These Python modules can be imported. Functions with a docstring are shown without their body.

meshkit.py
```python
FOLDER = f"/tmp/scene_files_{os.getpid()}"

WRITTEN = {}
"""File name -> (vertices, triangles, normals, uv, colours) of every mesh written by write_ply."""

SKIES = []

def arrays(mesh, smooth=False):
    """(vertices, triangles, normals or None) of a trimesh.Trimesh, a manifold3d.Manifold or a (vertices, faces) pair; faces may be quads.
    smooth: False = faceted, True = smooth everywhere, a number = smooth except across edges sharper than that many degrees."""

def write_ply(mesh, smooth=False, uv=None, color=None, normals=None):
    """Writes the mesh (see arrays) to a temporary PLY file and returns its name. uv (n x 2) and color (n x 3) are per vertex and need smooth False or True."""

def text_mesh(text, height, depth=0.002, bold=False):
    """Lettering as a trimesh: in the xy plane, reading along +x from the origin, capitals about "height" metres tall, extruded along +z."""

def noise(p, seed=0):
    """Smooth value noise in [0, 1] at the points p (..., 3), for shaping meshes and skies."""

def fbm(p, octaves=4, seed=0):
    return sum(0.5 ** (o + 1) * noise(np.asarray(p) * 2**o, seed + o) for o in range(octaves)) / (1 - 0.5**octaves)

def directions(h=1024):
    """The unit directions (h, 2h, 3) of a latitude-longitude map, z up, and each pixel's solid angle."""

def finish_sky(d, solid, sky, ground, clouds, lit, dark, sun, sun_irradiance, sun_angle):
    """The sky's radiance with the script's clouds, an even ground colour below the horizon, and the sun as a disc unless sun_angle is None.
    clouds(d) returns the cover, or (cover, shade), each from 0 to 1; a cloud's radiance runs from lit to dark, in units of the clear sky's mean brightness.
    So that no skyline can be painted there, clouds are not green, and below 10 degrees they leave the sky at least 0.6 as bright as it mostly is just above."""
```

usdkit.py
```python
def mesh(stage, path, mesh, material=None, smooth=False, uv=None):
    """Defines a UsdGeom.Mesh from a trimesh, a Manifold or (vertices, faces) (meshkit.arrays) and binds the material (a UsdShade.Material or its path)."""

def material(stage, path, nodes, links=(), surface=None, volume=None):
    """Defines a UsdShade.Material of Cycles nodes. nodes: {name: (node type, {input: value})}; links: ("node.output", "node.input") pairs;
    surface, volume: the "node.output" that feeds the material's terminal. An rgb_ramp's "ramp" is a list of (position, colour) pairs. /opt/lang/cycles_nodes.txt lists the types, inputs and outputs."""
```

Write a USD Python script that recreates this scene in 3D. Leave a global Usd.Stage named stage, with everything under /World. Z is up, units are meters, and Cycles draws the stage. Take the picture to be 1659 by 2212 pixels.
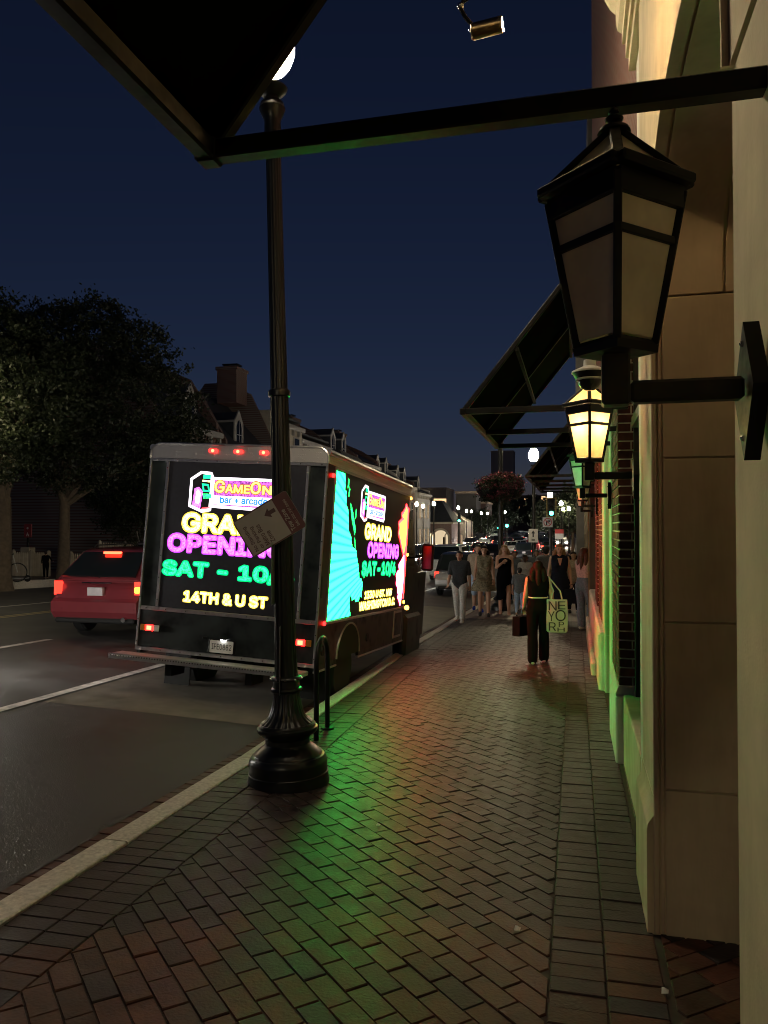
import math, random
import numpy as np, trimesh, usdkit, meshkit
import manifold3d as m3
from pxr import Usd, UsdGeom, UsdShade, Gf, Sdf, Vt
from shapely.geometry import Polygon, LineString, Point, box as sbox
from shapely.ops import unary_union
from shapely import affinity
from scipy.spatial.transform import Rotation as Rot

stage = Usd.Stage.CreateInMemory()
UsdGeom.SetStageUpAxis(stage, 'Z'); UsdGeom.SetStageMetersPerUnit(stage, 1.0)
world = UsdGeom.Xform.Define(stage, '/World'); stage.SetDefaultPrim(world.GetPrim())
UsdGeom.Scope.Define(stage, '/World/Looks')
rng = np.random.default_rng(7); random.seed(7)

# ---------------------------------------------------------------- camera, sky, exposure
F, CX, CY = 1661.0, 829.5, 1106.0
EYE = np.array([0, 0, 1.7]); YAW = math.radians(14); PIT = math.atan(32 / 1661)
FW = np.array([-math.sin(YAW) * math.cos(PIT), math.cos(YAW) * math.cos(PIT), math.sin(PIT)])
RT = np.array([math.cos(YAW), math.sin(YAW), 0.0]); UP = np.cross(RT, FW)
cam = UsdGeom.Camera.Define(stage, '/World/camera')
cam.CreateHorizontalApertureAttr(36.0); cam.CreateVerticalApertureAttr(48.0)
cam.CreateFocalLengthAttr(36.0 * 1661 / 1659); cam.CreateClippingRangeAttr(Gf.Vec2f(0.05, 2000))
cam.AddTransformOp().Set(Gf.Matrix4d(*RT, 0, *UP, 0, *(-FW), 0, *EYE, 1))
cam.CreateExposureAttr(1.3)

SKY_STRENGTH, SUN_EL, SUN_ROT = 0.0041, math.radians(8.0), math.radians(166)
from pxr import UsdLux
dome = UsdLux.DomeLight.Define(stage, '/World/sky')
dome.GetPrim().SetCustomDataByKey('label', 'deep blue dusk sky over the whole street')
dome.GetPrim().SetCustomDataByKey('kind', 'structure')
skym = usdkit.material(stage, '/World/Looks/dusk_sky', {
    's': ('sky_texture', dict(sky_type='single_scattering', sun_disc=False, sun_elevation=SUN_EL, sun_rotation=SUN_ROT, altitude=100.0, air_density=1.0, aerosol_density=0.0, ozone_density=5.0)),
    'h': ('mix', dict(mix_type='multiply', fac=1.0, color2=(1.4, 0.76, 0.86))),
    'b': ('background_shader', dict(strength=SKY_STRENGTH))},
    [('s.color', 'h.color1'), ('h.color', 'b.color')], surface='b.background')
UsdShade.MaterialBindingAPI.Apply(dome.GetPrim()).Bind(skym)

# ---------------------------------------------------------------- helpers: names, prims, properties
_used = {}
def numbered(parent, name):
    k = (parent, name); n = _used.get(k, 0); _used[k] = n + 1
    return f'{parent}/{name}' + (f'_{n:03d}' if n else '')
def tag(prim, label=None, cat=None, group=None, kind=None):
    prim = prim if isinstance(prim, Usd.Prim) else stage.GetPrimAtPath(prim)
    for k, v in (('label', label), ('category', cat), ('group', group), ('kind', kind)):
        if v: prim.SetCustomDataByKey(k, v)
    return str(prim.GetPath())
def thing(name, label, cat, loc=(0, 0, 0), rotz=0, group=None, kind=None, mat=None):
    p = numbered('/World', name); x = UsdGeom.Xform.Define(stage, p)
    if mat is not None:
        M = np.eye(4); M[:3, :3] = mat; M[:3, 3] = loc
        x.AddTransformOp().Set(Gf.Matrix4d(*M.T.ravel().tolist()))
    else:
        x.AddTranslateOp().Set(Gf.Vec3d(*map(float, loc)))
        if rotz: x.AddRotateZOp().Set(float(math.degrees(rotz)))
    return tag(x.GetPrim(), label, cat, group, kind)
def obj(name, mesh, mat, parent='/World', smooth=35, label=None, cat=None, group=None, kind=None):
    p = numbered(parent, name)
    if isinstance(mesh, MB): mesh = mesh.arr()
    m = usdkit.mesh(stage, p, mesh, M[mat] if isinstance(mat, str) else mat, smooth)
    return tag(m.GetPrim(), label, cat, group, kind)
def dup(src, loc, rotz=0, label=None, group=None, scale=None, mat=None):
    s = stage.GetPrimAtPath(src); was = s.GetCustomData()
    base = s.GetName()
    if base[-4:-3] == '_' and base[-3:].isdigit(): base = base[:-4]
    p = numbered('/World', base); x = UsdGeom.Xform.Define(stage, p)
    x.GetPrim().GetReferences().AddInternalReference(src)
    x.ClearXformOpOrder(); x.GetPrim().RemoveProperty('xformOp:translate')
    cz, sz = math.cos(rotz), math.sin(rotz); S = np.ones(3) * (1 if scale is None else scale)
    A = np.array([[cz, -sz, 0], [sz, cz, 0], [0, 0, 1.0]]) if mat is None else mat
    A = A * S; T = np.eye(4); T[:3, :3] = A; T[:3, 3] = loc
    x.AddTransformOp(opSuffix='place').Set(Gf.Matrix4d(*T.T.ravel().tolist()))
    x.GetPrim().SetInstanceable(True)
    return tag(x.GetPrim(), label or was.get('label'), was.get('category'), group or was.get('group'))

# ---------------------------------------------------------------- mesh builder
def hull_pts(pts):
    h = trimesh.convex.convex_hull(np.asarray(pts, float)); return np.array(h.vertices), np.array(h.faces)
def cbox_arr(lo, hi, c):
    lo, hi = np.array(lo, float), np.array(hi, float); P = []
    for k in range(3):
        for s in np.ndindex(2, 2, 2):
            p = np.where(np.array(s), hi, lo).astype(float)
            for j in range(3):
                if j != k: p[j] += c if s[j] == 0 else -c
            P.append(p)
    return hull_pts(P)
BOXF = np.array([[0,2,1],[1,2,3],[4,5,6],[5,7,6],[0,1,4],[1,5,4],[2,6,3],[3,6,7],[0,4,2],[2,4,6],[1,3,5],[3,7,5]])
class MB:
    def __init__(s): s.v, s.f, s.n = [], [], 0
    def add(s, v, f):
        v = np.asarray(v, float); f = np.asarray(f, int)
        if f.shape[1] == 4: f = np.vstack([f[:, [0, 1, 2]], f[:, [0, 2, 3]]])
        s.v.append(v); s.f.append(f + s.n); s.n += len(v); return s
    def mesh(s, m): return s.add(m.vertices, m.faces)
    def box(s, lo, hi, c=0):
        if c: return s.add(*cbox_arr(lo, hi, c))
        lo, hi = np.array(lo, float), np.array(hi, float)
        v = np.array([[(lo, hi)[i][0], (lo, hi)[j][1], (lo, hi)[k][2]] for i in (0, 1) for j in (0, 1) for k in (0, 1)])
        f = np.array([[0,1,3],[0,3,2],[4,6,7],[4,7,5],[0,4,5],[0,5,1],[2,3,7],[2,7,6],[0,2,6],[0,6,4],[1,5,7],[1,7,3]])
        return s.add(v, f)
    def obox(s, cen, size, R=np.eye(3), c=0):
        b = MB().box(-np.array(size) / 2, np.array(size) / 2, c); v, f = b.arr()
        return s.add(v @ np.asarray(R).T + cen, f)
    def bar(s, p0, p1, w, h, c=0, up=(0, 0, 1)):
        p0, p1 = np.array(p0, float), np.array(p1, float); d = p1 - p0; L = np.linalg.norm(d); d /= L
        x = np.cross(up, d); x = x / np.linalg.norm(x) if np.linalg.norm(x) > 1e-6 else np.array([1.0, 0, 0]); z = np.cross(d, x)
        return s.obox((p0 + p1) / 2, (w, L, h), np.stack([x, d, z], 1), c)
    def lathe(s, prof, n=24, cen=(0, 0, 0), axis=2, flute=0, fdep=0):
        a = np.arange(n) * 2 * np.pi / n; prof = np.array(prof, float); rings = []
        fl = 1 - fdep * (0.5 + 0.5 * np.cos(a * flute)) if flute else np.ones(n)
        for r, z in prof: rings.append(np.stack([r * fl * np.cos(a), r * fl * np.sin(a), np.full(n, z)], 1))
        v, f = loft_arr(rings)
        if axis == 0: v = v[:, [2, 0, 1]]
        if axis == 1: v = v[:, [1, 2, 0]]
        return s.add(v + np.array(cen), f)
    def cyl(s, p0, p1, r0, r1=None, n=12):
        return s.tube([p0, p1], [r0, r0 if r1 is None else r1], n)
    def tube(s, pts, r, n=8):
        pts = np.array(pts, float); r = np.broadcast_to(np.asarray(r, float), (len(pts),)); rings = []
        t = np.gradient(pts, axis=0) if len(pts) > 2 else np.repeat((pts[1] - pts[0])[None], 2, 0)
        t /= np.maximum(np.linalg.norm(t, axis=1, keepdims=True), 1e-9); a = np.arange(n) * 2 * np.pi / n
        u = np.cross(t[0], [0, 0, 1.0]); u = u if np.linalg.norm(u) > 1e-3 else np.cross(t[0], [1.0, 0, 0])
        for k in range(len(pts)):
            u = u - t[k] * (u @ t[k]); u /= np.linalg.norm(u); w = np.cross(t[k], u)
            rings.append(pts[k] + r[k] * (np.cos(a)[:, None] * u + np.sin(a)[:, None] * w))
        return s.add(*loft_arr(rings))
    def loft(s, rings, caps=True): return s.add(*loft_arr(rings, caps))
    def poly(s, pg, plane, a, b):
        """extrude a shapely polygon drawn in plane ('xy','xz','yz') from a to b along the third axis"""
        for g in getattr(pg, 'geoms', [pg]):
            if g.is_empty or g.area < 1e-9: continue
            m = trimesh.creation.extrude_polygon(g, abs(b - a), engine='earcut'); v = np.array(m.vertices); f = np.array(m.faces)
            v[:, 2] += min(a, b)
            if plane == 'xz': v = v[:, [0, 2, 1]]; f = f[:, ::-1]
            if plane == 'yz': v = v[:, [2, 0, 1]]
            s.add(v, f)
        return s
    def sphere(s, c, r, sub=2, sc=(1, 1, 1)):
        m = trimesh.creation.icosphere(sub, 1.0); return s.add(np.array(m.vertices) * r * np.array(sc) + c, m.faces)
    def xf(s, R=np.eye(3), t=(0, 0, 0)):
        s.v = [v @ np.asarray(R).T + np.array(t) for v in s.v]; return s
    def arr(s): return (np.vstack(s.v), np.vstack(s.f)) if s.v else (np.zeros((0, 3)), np.zeros((0, 3), int))
def loft_arr(rings, caps=True):
    n = len(rings[0]); v = np.vstack(rings); f = []
    i = np.arange(n); j = (i + 1) % n
    for k in range(len(rings) - 1):
        a, b = k * n, (k + 1) * n
        f.append(np.stack([a + i, a + j, b + j], 1)); f.append(np.stack([a + i, b + j, b + i], 1))
    if caps:
        m = len(v); v = np.vstack([v, np.mean(rings[0], 0), np.mean(rings[-1], 0)])
        f.append(np.stack([np.full(n, m), j, i], 1)); b = (len(rings) - 1) * n
        f.append(np.stack([np.full(n, m + 1), b + i, b + j], 1))
    return v, np.vstack(f)
def rotz(a): c, s_ = math.cos(a), math.sin(a); return np.array([[c, -s_, 0], [s_, c, 0], [0, 0, 1.0]])
def eul(seq, *a): return Rot.from_euler(seq, a).as_matrix().reshape(3, 3)

_tc = {}
def text_poly(t, h, bold=False):
    """the outline of a line of lettering as polygons, capitals h tall, starting at the origin"""
    k = (t, bold)
    if k not in _tc:
        m = meshkit.text_mesh(t, 1.0, 0.1, bold); v, f = np.array(m.vertices), np.array(m.faces)
        top = f[(v[f][:, :, 2] > 0.09).all(1)]
        _tc[k] = unary_union([Polygon(v[q][:, :2]).buffer(1e-4) for q in top]).simplify(0.004)
    return affinity.scale(_tc[k], h, h, origin=(0, 0))
def text_fit(t, x0, x1, z0, z1, bold=False):
    p = text_poly(t, 1.0, bold); a, b, c, d = p.bounds
    return affinity.translate(affinity.scale(p, (x1 - x0) / (c - a), (z1 - z0) / (d - b), origin=(a, b)), x0 - a, z0 - b)

# ---------------------------------------------------------------- materials
M = {}
def mat(name, base, rough=0.6, metal=0.0, var=0.12, scale=6.0, bump=0.0, bscale=60.0, rnd=0.0, coat=0.0, spec=0.5, dark=None, trans=0.0, rvar=0.0, streak=False):
    """a principled surface whose colour wanders with noise (var), differs per object or island (rnd), with a fine relief (bump)"""
    b = np.array(base, float); lo = b * (1 - var) if dark is None else np.array(dark); hi = np.clip(b * (1 + var), 0, 1)
    N = {'g': ('geometry', {}), 'n': ('noise_texture', dict(scale=scale, detail=5.0, roughness=0.6)), 'r': ('rgb_ramp', dict(ramp=[(0.3, lo), (0.7, hi)])),
         'p': ('principled_bsdf', dict(roughness=rough, metallic=metal, coat_weight=coat, specular_ior_level=spec))}
    L = [('g.position', 'n.vector'), ('n.fac', 'r.fac')]; out = 'r.color'
    if streak:  # rain streaks down a wall over blotches
        N.update(sm=('mapping', dict(scale=(2.6, 2.6, .4))), sn=('noise_texture', dict(scale=1.6, detail=6.0, roughness=.7)), sr=('rgb_ramp', dict(ramp=[(.3, (.62, .58, .52)), (.55, (1., 1., 1.))])), bl=('noise_texture', dict(scale=.9, detail=4.)), br=('rgb_ramp', dict(ramp=[(.35, (.72, .69, .64)), (.6, (1.04, 1.03, 1.))])), s1=('mix', dict(mix_type='multiply', fac=.5)), s2=('mix', dict(mix_type='multiply', fac=.7)))
        L += [('g.position', 'sm.vector'), ('sm.vector', 'sn.vector'), ('sn.fac', 'sr.fac'), (out, 's1.color1'), ('sr.color', 's1.color2'), ('g.position', 'bl.vector'), ('bl.fac', 'br.fac'), ('s1.color', 's2.color1'), ('br.color', 's2.color2')]; out = 's2.color'
    if rnd:
        N.update(o=('object_info', {}), a=('math', dict(math_type='add')), w=('math', dict(math_type='fraction')), mr=('map_range', dict(from_min=0., from_max=1., to_min=1 - rnd, to_max=1 + rnd)), hs=('hsv', dict(hue=0.5, saturation=1.0, fac=1.0)))
        L += [('o.random', 'a.value1'), ('g.random_per_island', 'a.value2'), ('a.value', 'w.value1'), ('w.value', 'mr.value'), ('mr.result', 'hs.value'), (out, 'hs.color')]; out = 'hs.color'
    L.append((out, 'p.base_color'))
    if rvar:
        N['rm'] = ('map_range', dict(from_min=0.3, from_max=0.7, to_min=rough - rvar, to_max=rough + rvar, clamp=True)); L += [('n.fac', 'rm.value'), ('rm.result', 'p.roughness')]
    if bump:
        N.update(bn=('noise_texture', dict(scale=bscale, detail=4.0)), bm=('bump', dict(strength=min(1.0, bump * 10), distance=0.01 * min(1, bump * 10))))
        L += [('g.position', 'bn.vector'), ('bn.fac', 'bm.height'), ('bm.normal', 'p.normal')]
    surf = 'p.BSDF'
    if trans:
        N.update(t=('translucent_bsdf', {}), mx=('mix_closure', dict(fac=trans))); L += [(out, 't.color'), ('p.BSDF', 'mx.closure1'), ('t.BSDF', 'mx.closure2')]; surf = 'mx.closure'
    M[name] = usdkit.material(stage, f'/World/Looks/{name}', N, L, surface=surf); return M[name]
def emit(name, col, s, speck=0.0, scale=60.0, stripe=None):
    N = {'e': ('emission', dict(color=tuple(col), strength=float(s)))}; L = []
    if speck:
        N.update(g=('geometry', {}), n=('noise_texture', dict(scale=scale, detail=1.0)), r=('rgb_ramp', dict(ramp=[(0.36, np.array(col) * (1 - speck)), (0.6, np.array(col))])))
        L = [('g.position', 'n.vector'), ('n.fac', 'r.fac'), ('r.color', 'e.color')]
    if stripe:  # a sunburst of rays in the object's own (y, z) plane: centre, number of rays
        (yc, zc), k = stripe
        N.update(t=('texture_coordinate', {}), x=('separate_xyz', {}), dy=('math', dict(math_type='subtract', value1=yc)), dz=('math', dict(math_type='subtract', value2=zc)),
                 at=('math', dict(math_type='arctan2')), mu=('math', dict(math_type='multiply', value2=float(k))), sn=('math', dict(math_type='sine')),
                 r=('rgb_ramp', dict(ramp=[(0.0, np.array(col) * (0.3, .06, .3)), (0.25, np.array(col) * (0.6, .3, .7)), (0.6, np.array(col))])), m2=('math', dict(math_type='multiply_add', value2=0.5, value3=0.5)))
        L = [('t.object', 'x.vector'), ('x.y', 'dy.value2'), ('x.z', 'dz.value1'), ('dz.value', 'at.value1'), ('dy.value', 'at.value2'), ('at.value', 'mu.value1'), ('mu.value', 'sn.value1'), ('sn.value', 'm2.value1'), ('m2.value', 'r.fac'), ('r.color', 'e.color')]
    M[name] = usdkit.material(stage, f'/World/Looks/{name}', N, L, surface='e.emission'); return M[name]
# ---------------------------------------------------------------- ground shape
def XK(y): return np.interp(y, [-10, 6, 13, 20, 400], [-2.53, -2.53, -2.8, -2.92, -3.0])   # pavement side of the kerb
def FK(y): return -19.4 - 0.02 * np.asarray(y, float)                                         # far kerb
def gz(x, y):
    y = np.asarray(y, float); s = np.clip((y - 30) / 30, 0, 1)
    base = -0.034 * np.where(y < 30, y, 30 + (s - s * s / 2) * 30)
    return base + np.maximum(y - 100, 0) * 0.0045
def rd(x, y):
    d = np.maximum(XK(y) - 0.16 - x, 0); return gz(x, y) - 0.065 + 0.32 * (1 - np.exp(-d / 6)) * np.clip(1.6 - np.asarray(y) / 60, 0.25, 1)
def lane(x0, y): return x0 - 0.02 * y

def brickmat(name, cols, rough, bump, rv=0.1, coat=0.0):
    N = {'g': ('geometry', {}), 'o': ('object_info', {}), 'a': ('math', dict(math_type='add')), 'w': ('math', dict(math_type='fraction')), 'r': ('rgb_ramp', dict(ramp=cols)),
         'n': ('noise_texture', dict(scale=14.0, detail=6.0, roughness=0.65)), 'nr': ('rgb_ramp', dict(ramp=[(0.3, (.45, .45, .45)), (0.7, (1.2, 1.2, 1.2))])), 'm0': ('mix', dict(mix_type='multiply', fac=0.85)), 'bg': ('noise_texture', dict(scale=1.1, detail=5.0, roughness=.65)), 'bgr': ('rgb_ramp', dict(ramp=[(.32, (.42, .4, .38)), (.58, (1.1, 1.08, 1.06))])), 'm': ('mix', dict(mix_type='multiply', fac=0.8)),
         'bn': ('noise_texture', dict(scale=70.0, detail=5.0)), 'bm': ('bump', dict(strength=0.55, distance=bump)), 'rm': ('map_range', dict(from_min=.3, from_max=.7, to_min=rough - rv, to_max=rough + rv)),
         'p': ('principled_bsdf', dict(coat_weight=coat, specular_ior_level=.18))}
    L = [('o.random', 'a.value1'), ('g.random_per_island', 'a.value2'), ('a.value', 'w.value1'), ('w.value', 'r.fac'), ('g.position', 'n.vector'), ('n.fac', 'nr.fac'), ('r.color', 'm0.color1'), ('nr.color', 'm0.color2'), ('m0.color', 'm.color1'), ('g.position', 'bg.vector'), ('bg.fac', 'bgr.fac'), ('bgr.color', 'm.color2'), ('m.color', 'p.base_color'),
         ('g.position', 'bn.vector'), ('bn.fac', 'bm.height'), ('bm.normal', 'p.normal'), ('n.fac', 'rm.value'), ('rm.result', 'p.roughness')]
    M[name] = usdkit.material(stage, f'/World/Looks/{name}', N, L, surface='p.BSDF')
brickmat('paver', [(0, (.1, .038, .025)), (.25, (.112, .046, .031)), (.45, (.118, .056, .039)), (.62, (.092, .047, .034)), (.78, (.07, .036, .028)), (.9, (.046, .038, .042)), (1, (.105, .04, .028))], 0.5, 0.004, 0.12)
brickmat('wall_brick', [(0, (.16, .055, .035)), (.4, (.2, .075, .05)), (.7, (.14, .05, .036)), (1, (.11, .042, .034))], 0.75, 0.003)
def fieldbrick(name, c1, c2, mortar, scale, ax='xz', rough=0.8):
    N = {'g': ('geometry', {}), 's': ('separate_xyz', {}), 'c': ('combine_xyz', {}), 'b': ('brick_texture', dict(color1=c1, color2=c2, mortar=mortar, scale=scale, mortar_size=0.012, brick_width=0.22, row_height=0.075)), 'p': ('principled_bsdf', dict(roughness=rough))}
    u, v = ax
    M[name] = usdkit.material(stage, f'/World/Looks/{name}', N, [('g.position', 's.vector'), (f's.{u}', 'c.x'), (f's.{v}', 'c.y'), ('c.vector', 'b.vector'), ('b.color', 'p.base_color')], surface='p.BSDF')
fieldbrick('far_brick_yz', (.12, .045, .035), (.09, .036, .028), (.17, .15, .13), 1.0, 'yz')
fieldbrick('far_brick_xz', (.15, .06, .045), (.1, .04, .032), (.22, .2, .18), 1.0, 'xz')
fieldbrick('upper_brick', (.13, .04, .03), (.1, .034, .027), (.13, .085, .07), 1.0, 'yz')
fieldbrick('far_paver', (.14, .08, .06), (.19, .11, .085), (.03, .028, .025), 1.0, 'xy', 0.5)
mat('mortar_bed', (.04, .027, .021), 0.95, var=.3, scale=20)
mat('asphalt', (.036, .034, .033), 0.62, var=.55, scale=1.3, bump=.06, bscale=120, rvar=.1)
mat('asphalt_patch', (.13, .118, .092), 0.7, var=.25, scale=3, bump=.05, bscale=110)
mat('granite', (.5, .46, .4), 0.6, rnd=.2, var=.3, scale=38, bump=.03, bscale=90)
mat('road_paint', (.62, .6, .55), 0.6, var=.3, scale=9, bump=.02, dark=(.3, .29, .27))
mat('yellow_paint', (.42, .33, .13), 0.6, var=.3, scale=9)
mat('earth', (.06, .055, .05), 0.95)
mat('limestone', (.58, .47, .33), 0.82, var=.12, scale=5, bump=.03, bscale=110, streak=True)
mat('reveal_stone', (.6, .48, .36), 0.85, var=.1, scale=4, bump=.025, bscale=120, streak=True)
mat('white_stone', (.6, .56, .5), 0.75, var=.12, scale=6, bump=.02, streak=True)
mat('mortar', (.72, .64, .53), 0.9, var=.15, scale=30)
mat('black_iron', (.0065, .0065, .007), 0.45, spec=.22, var=.3, scale=30, bump=.012, bscale=90, rvar=.1)
mat('post_paint', (.007, .0085, .008), 0.33, var=.3, scale=20, bump=.006, bscale=60)
mat('black_fabric', (.0015, .0015, .0016), 0.95, spec=.05, var=.2, scale=40, bump=.01, bscale=300)
mat('dark_wood', (.05, .03, .018), 0.6, var=.3)
mat('dark_glass', (.01, .012, .014), 0.08, var=.1)
mat('aluminium', (.62, .61, .6), 0.33, metal=1.0, var=.12, scale=20, bump=.008, bscale=40)
mat('steel', (.5, .5, .5), 0.2, metal=1.0, var=.1)
mat('rubber', (.015, .015, .015), 0.8, bump=.02)
mat('frosted_glass', (.9, .78, .6), 0.35, var=.16, scale=9, trans=0.22)
mat('lit_glass', (.96, .84, .62), 0.4, var=.08, scale=14, trans=0.85)
mat('white_metal', (.7, .69, .66), 0.4, var=.06)
emit('lamp_bulb', (1.0, .68, .36), 400.0)
emit('globe_light', (1.0, .83, .56), 85.0)
emit('globe_far', (1.0, .84, .52), 75.0)
emit('spot_light', (1.0, .66, .3), 600.0)

def sheet(xf0, xf1, ys, zf, nx, dz=0.0):
    v = []; f = []; n = nx + 1
    for y in ys:
        xs = np.linspace(float(xf0(y)), float(xf1(y)), n); v.append(np.stack([xs, np.full(n, y), zf(xs, np.full(n, y)) + dz], 1))
    v = np.vstack(v)
    for j in range(len(ys) - 1):
        for i in range(nx): a = j * n + i; f += [[a, a + 1, a + n + 1], [a, a + n + 1, a + n]]
    return v, np.array(f)
YS = np.r_[np.arange(-14, 40, 1.5), np.arange(40, 130, 4), np.arange(130, 420, 20)]
far = lambda x, y: np.full_like(np.asarray(y, float), -2.6) + np.maximum(np.asarray(y) - 130, 0) * 0.004
obj('ground', sheet(lambda y: -400., lambda y: 400., np.r_[-60, 0, 60, 130, 260, 420, 900], far, 6), 'earth', smooth=False, label='dark ground under and beyond the whole street', kind='structure')
obj('road', sheet(lambda y: float(FK(y)), lambda y: float(XK(y)) - .34, YS, rd, 14), 'asphalt', smooth=True, label='dark asphalt road running away down the hill', kind='structure')
def strip(name, x0, x1, y0, y1, mt, lab, zf=rd, dz=.006, sm=True, n=24, **k):
    f0 = x0 if callable(x0) else (lambda y: lane(x0, y)); f1 = x1 if callable(x1) else (lambda y: lane(x1, y))
    return obj(name, sheet(f0, f1, np.linspace(y0, y1, n), zf, 2, dz), mt, smooth=sm, label=lab, kind='structure', **k)
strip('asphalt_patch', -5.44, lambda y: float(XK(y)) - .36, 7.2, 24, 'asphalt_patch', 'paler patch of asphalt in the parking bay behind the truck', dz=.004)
strip('lane_line', -5.62, -5.49, -6, 60, 'road_paint', 'white line between parking bay and driving lane', dz=.009)
for y0, y1 in ((5, 11.6), (16.4, 25.), (31, 37), (43, 49), (55, 61)):
    strip('lane_dash', -8.7, -8.57, y0, y1, 'road_paint', 'white dashed lane line on the asphalt', dz=.006, n=8, group='dashes of the lane line')
for o in (-12.22, -12.02): strip('centre_line', o, o + .1, -6, 110, 'yellow_paint', 'one of the double yellow lines along the road centre', group='double yellow centre line', dz=.006)
for y0, y1 in ((10, 22.), (28, 36), (42, 50)): strip('lane_dash', -14.1, -13.98, y0, y1, 'road_paint', 'white dashed lane line on the far half of the asphalt', n=8, group='dashes of the far lane line')
# kerb stones, gutter bricks
kerb = thing('kerb', 'granite kerb along the brick pavement', None, kind='structure')
def along(y0, y1, f, o0, o1, ztop, zbot, c=.008, zf=gz):
    a, b = float(f(y0)), float(f(y1)); m = MB(); P = []
    for y, x in ((y0, a), (y1, b)):
        for o in (o0, o1):
            for z in (zbot, ztop - c): P.append((x + o, y, float(zf(x, y)) + z))
            P.append((x + o + (c if o == o0 else -c), y, float(zf(x, y)) + ztop))
    return m.add(*hull_pts(P))
y = -3.0
while y < 46:
    L = 1.75 + rng.uniform(-.15, .2); obj('kerb_stone', along(y + .009, y + L - .009, XK, -.165, 0, .012 + rng.uniform(-.004, .004), -.25), 'granite', kerb, smooth=False); y += L
obj('kerb_stones', along(y, 130, XK, -.165, 0, .01, -.25), 'granite', kerb, smooth=False, kind='stuff')
fk = thing('far_kerb', 'pale kerb of the pavement across the road', None, kind='structure')
for y0 in np.arange(4, 60, 2.0): obj('kerb_stone', along(y0 + .005, y0 + 1.99, FK, -.2, 0, .3, -.1, zf=rd), 'granite', fk, smooth=False)
obj('far_pavement', sheet(lambda y: float(FK(y)) - 14., lambda y: float(FK(y)) - .19, YS, lambda x, y: rd(FK(y), y) + .29 + .02 * (FK(y) - x), 3), 'far_paver', smooth=True, label='brick pavement and yards across the road', kind='structure')
FP = lambda x, y: float(rd(FK(y), y) + .29 + .02 * (FK(y) - x))

BR, TOP = [], .006
def brick_v(poly_or_rect, z0, tilt=True):
    """a worn paver: chamfered top ring, sides; pg: ccw corners"""
    pg = np.array(poly_or_rect, float); c = pg.mean(0); n = len(pg); d = pg - c; r = np.linalg.norm(d, axis=1, keepdims=True)
    a, b = rng.normal(0, .007, 2) if tilt else (0, 0); dz = rng.normal(0, .0015)
    zz = lambda q: z0(q[:, 0], q[:, 1]) + dz + (q - c) @ np.array([a, b])
    top = c + d * (1 - .0045 / np.maximum(r, .01)); rings = []
    for q, h in ((pg, -.05), (pg, -.005), (top, 0.0)): rings.append(np.c_[q, zz(q) + h])
    v = np.vstack(rings); i = np.arange(n); j = (i + 1) % n; f = []
    for k in (0, n): f += [np.stack([k + i, k + j, k + n + j], 1), np.stack([k + i, k + n + j, k + n + i], 1)]
    m = len(v); v = np.vstack([v, rings[2].mean(0)]); f.append(np.stack([2 * n + i, 2 * n + j, np.full(n, m)], 1))
    return c, v, np.vstack(f)
def rect(cx, cy, l, w, ang):
    ang += rng.normal(0, .008); l -= .004 + abs(rng.normal(0, .0022)); w -= .004 + abs(rng.normal(0, .0018))
    u = np.array([math.cos(ang), math.sin(ang)]); t = np.array([-u[1], u[0]])
    return np.array([(cx, cy)] * 4) + np.array([(-l, -w), (l, -w), (l, w), (-l, w)])[:, :1] / 2 * u + np.array([(-l, -w), (l, -w), (l, w), (-l, w)])[:, 1:] / 2 * t
BW, BL = .107, .213
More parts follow.
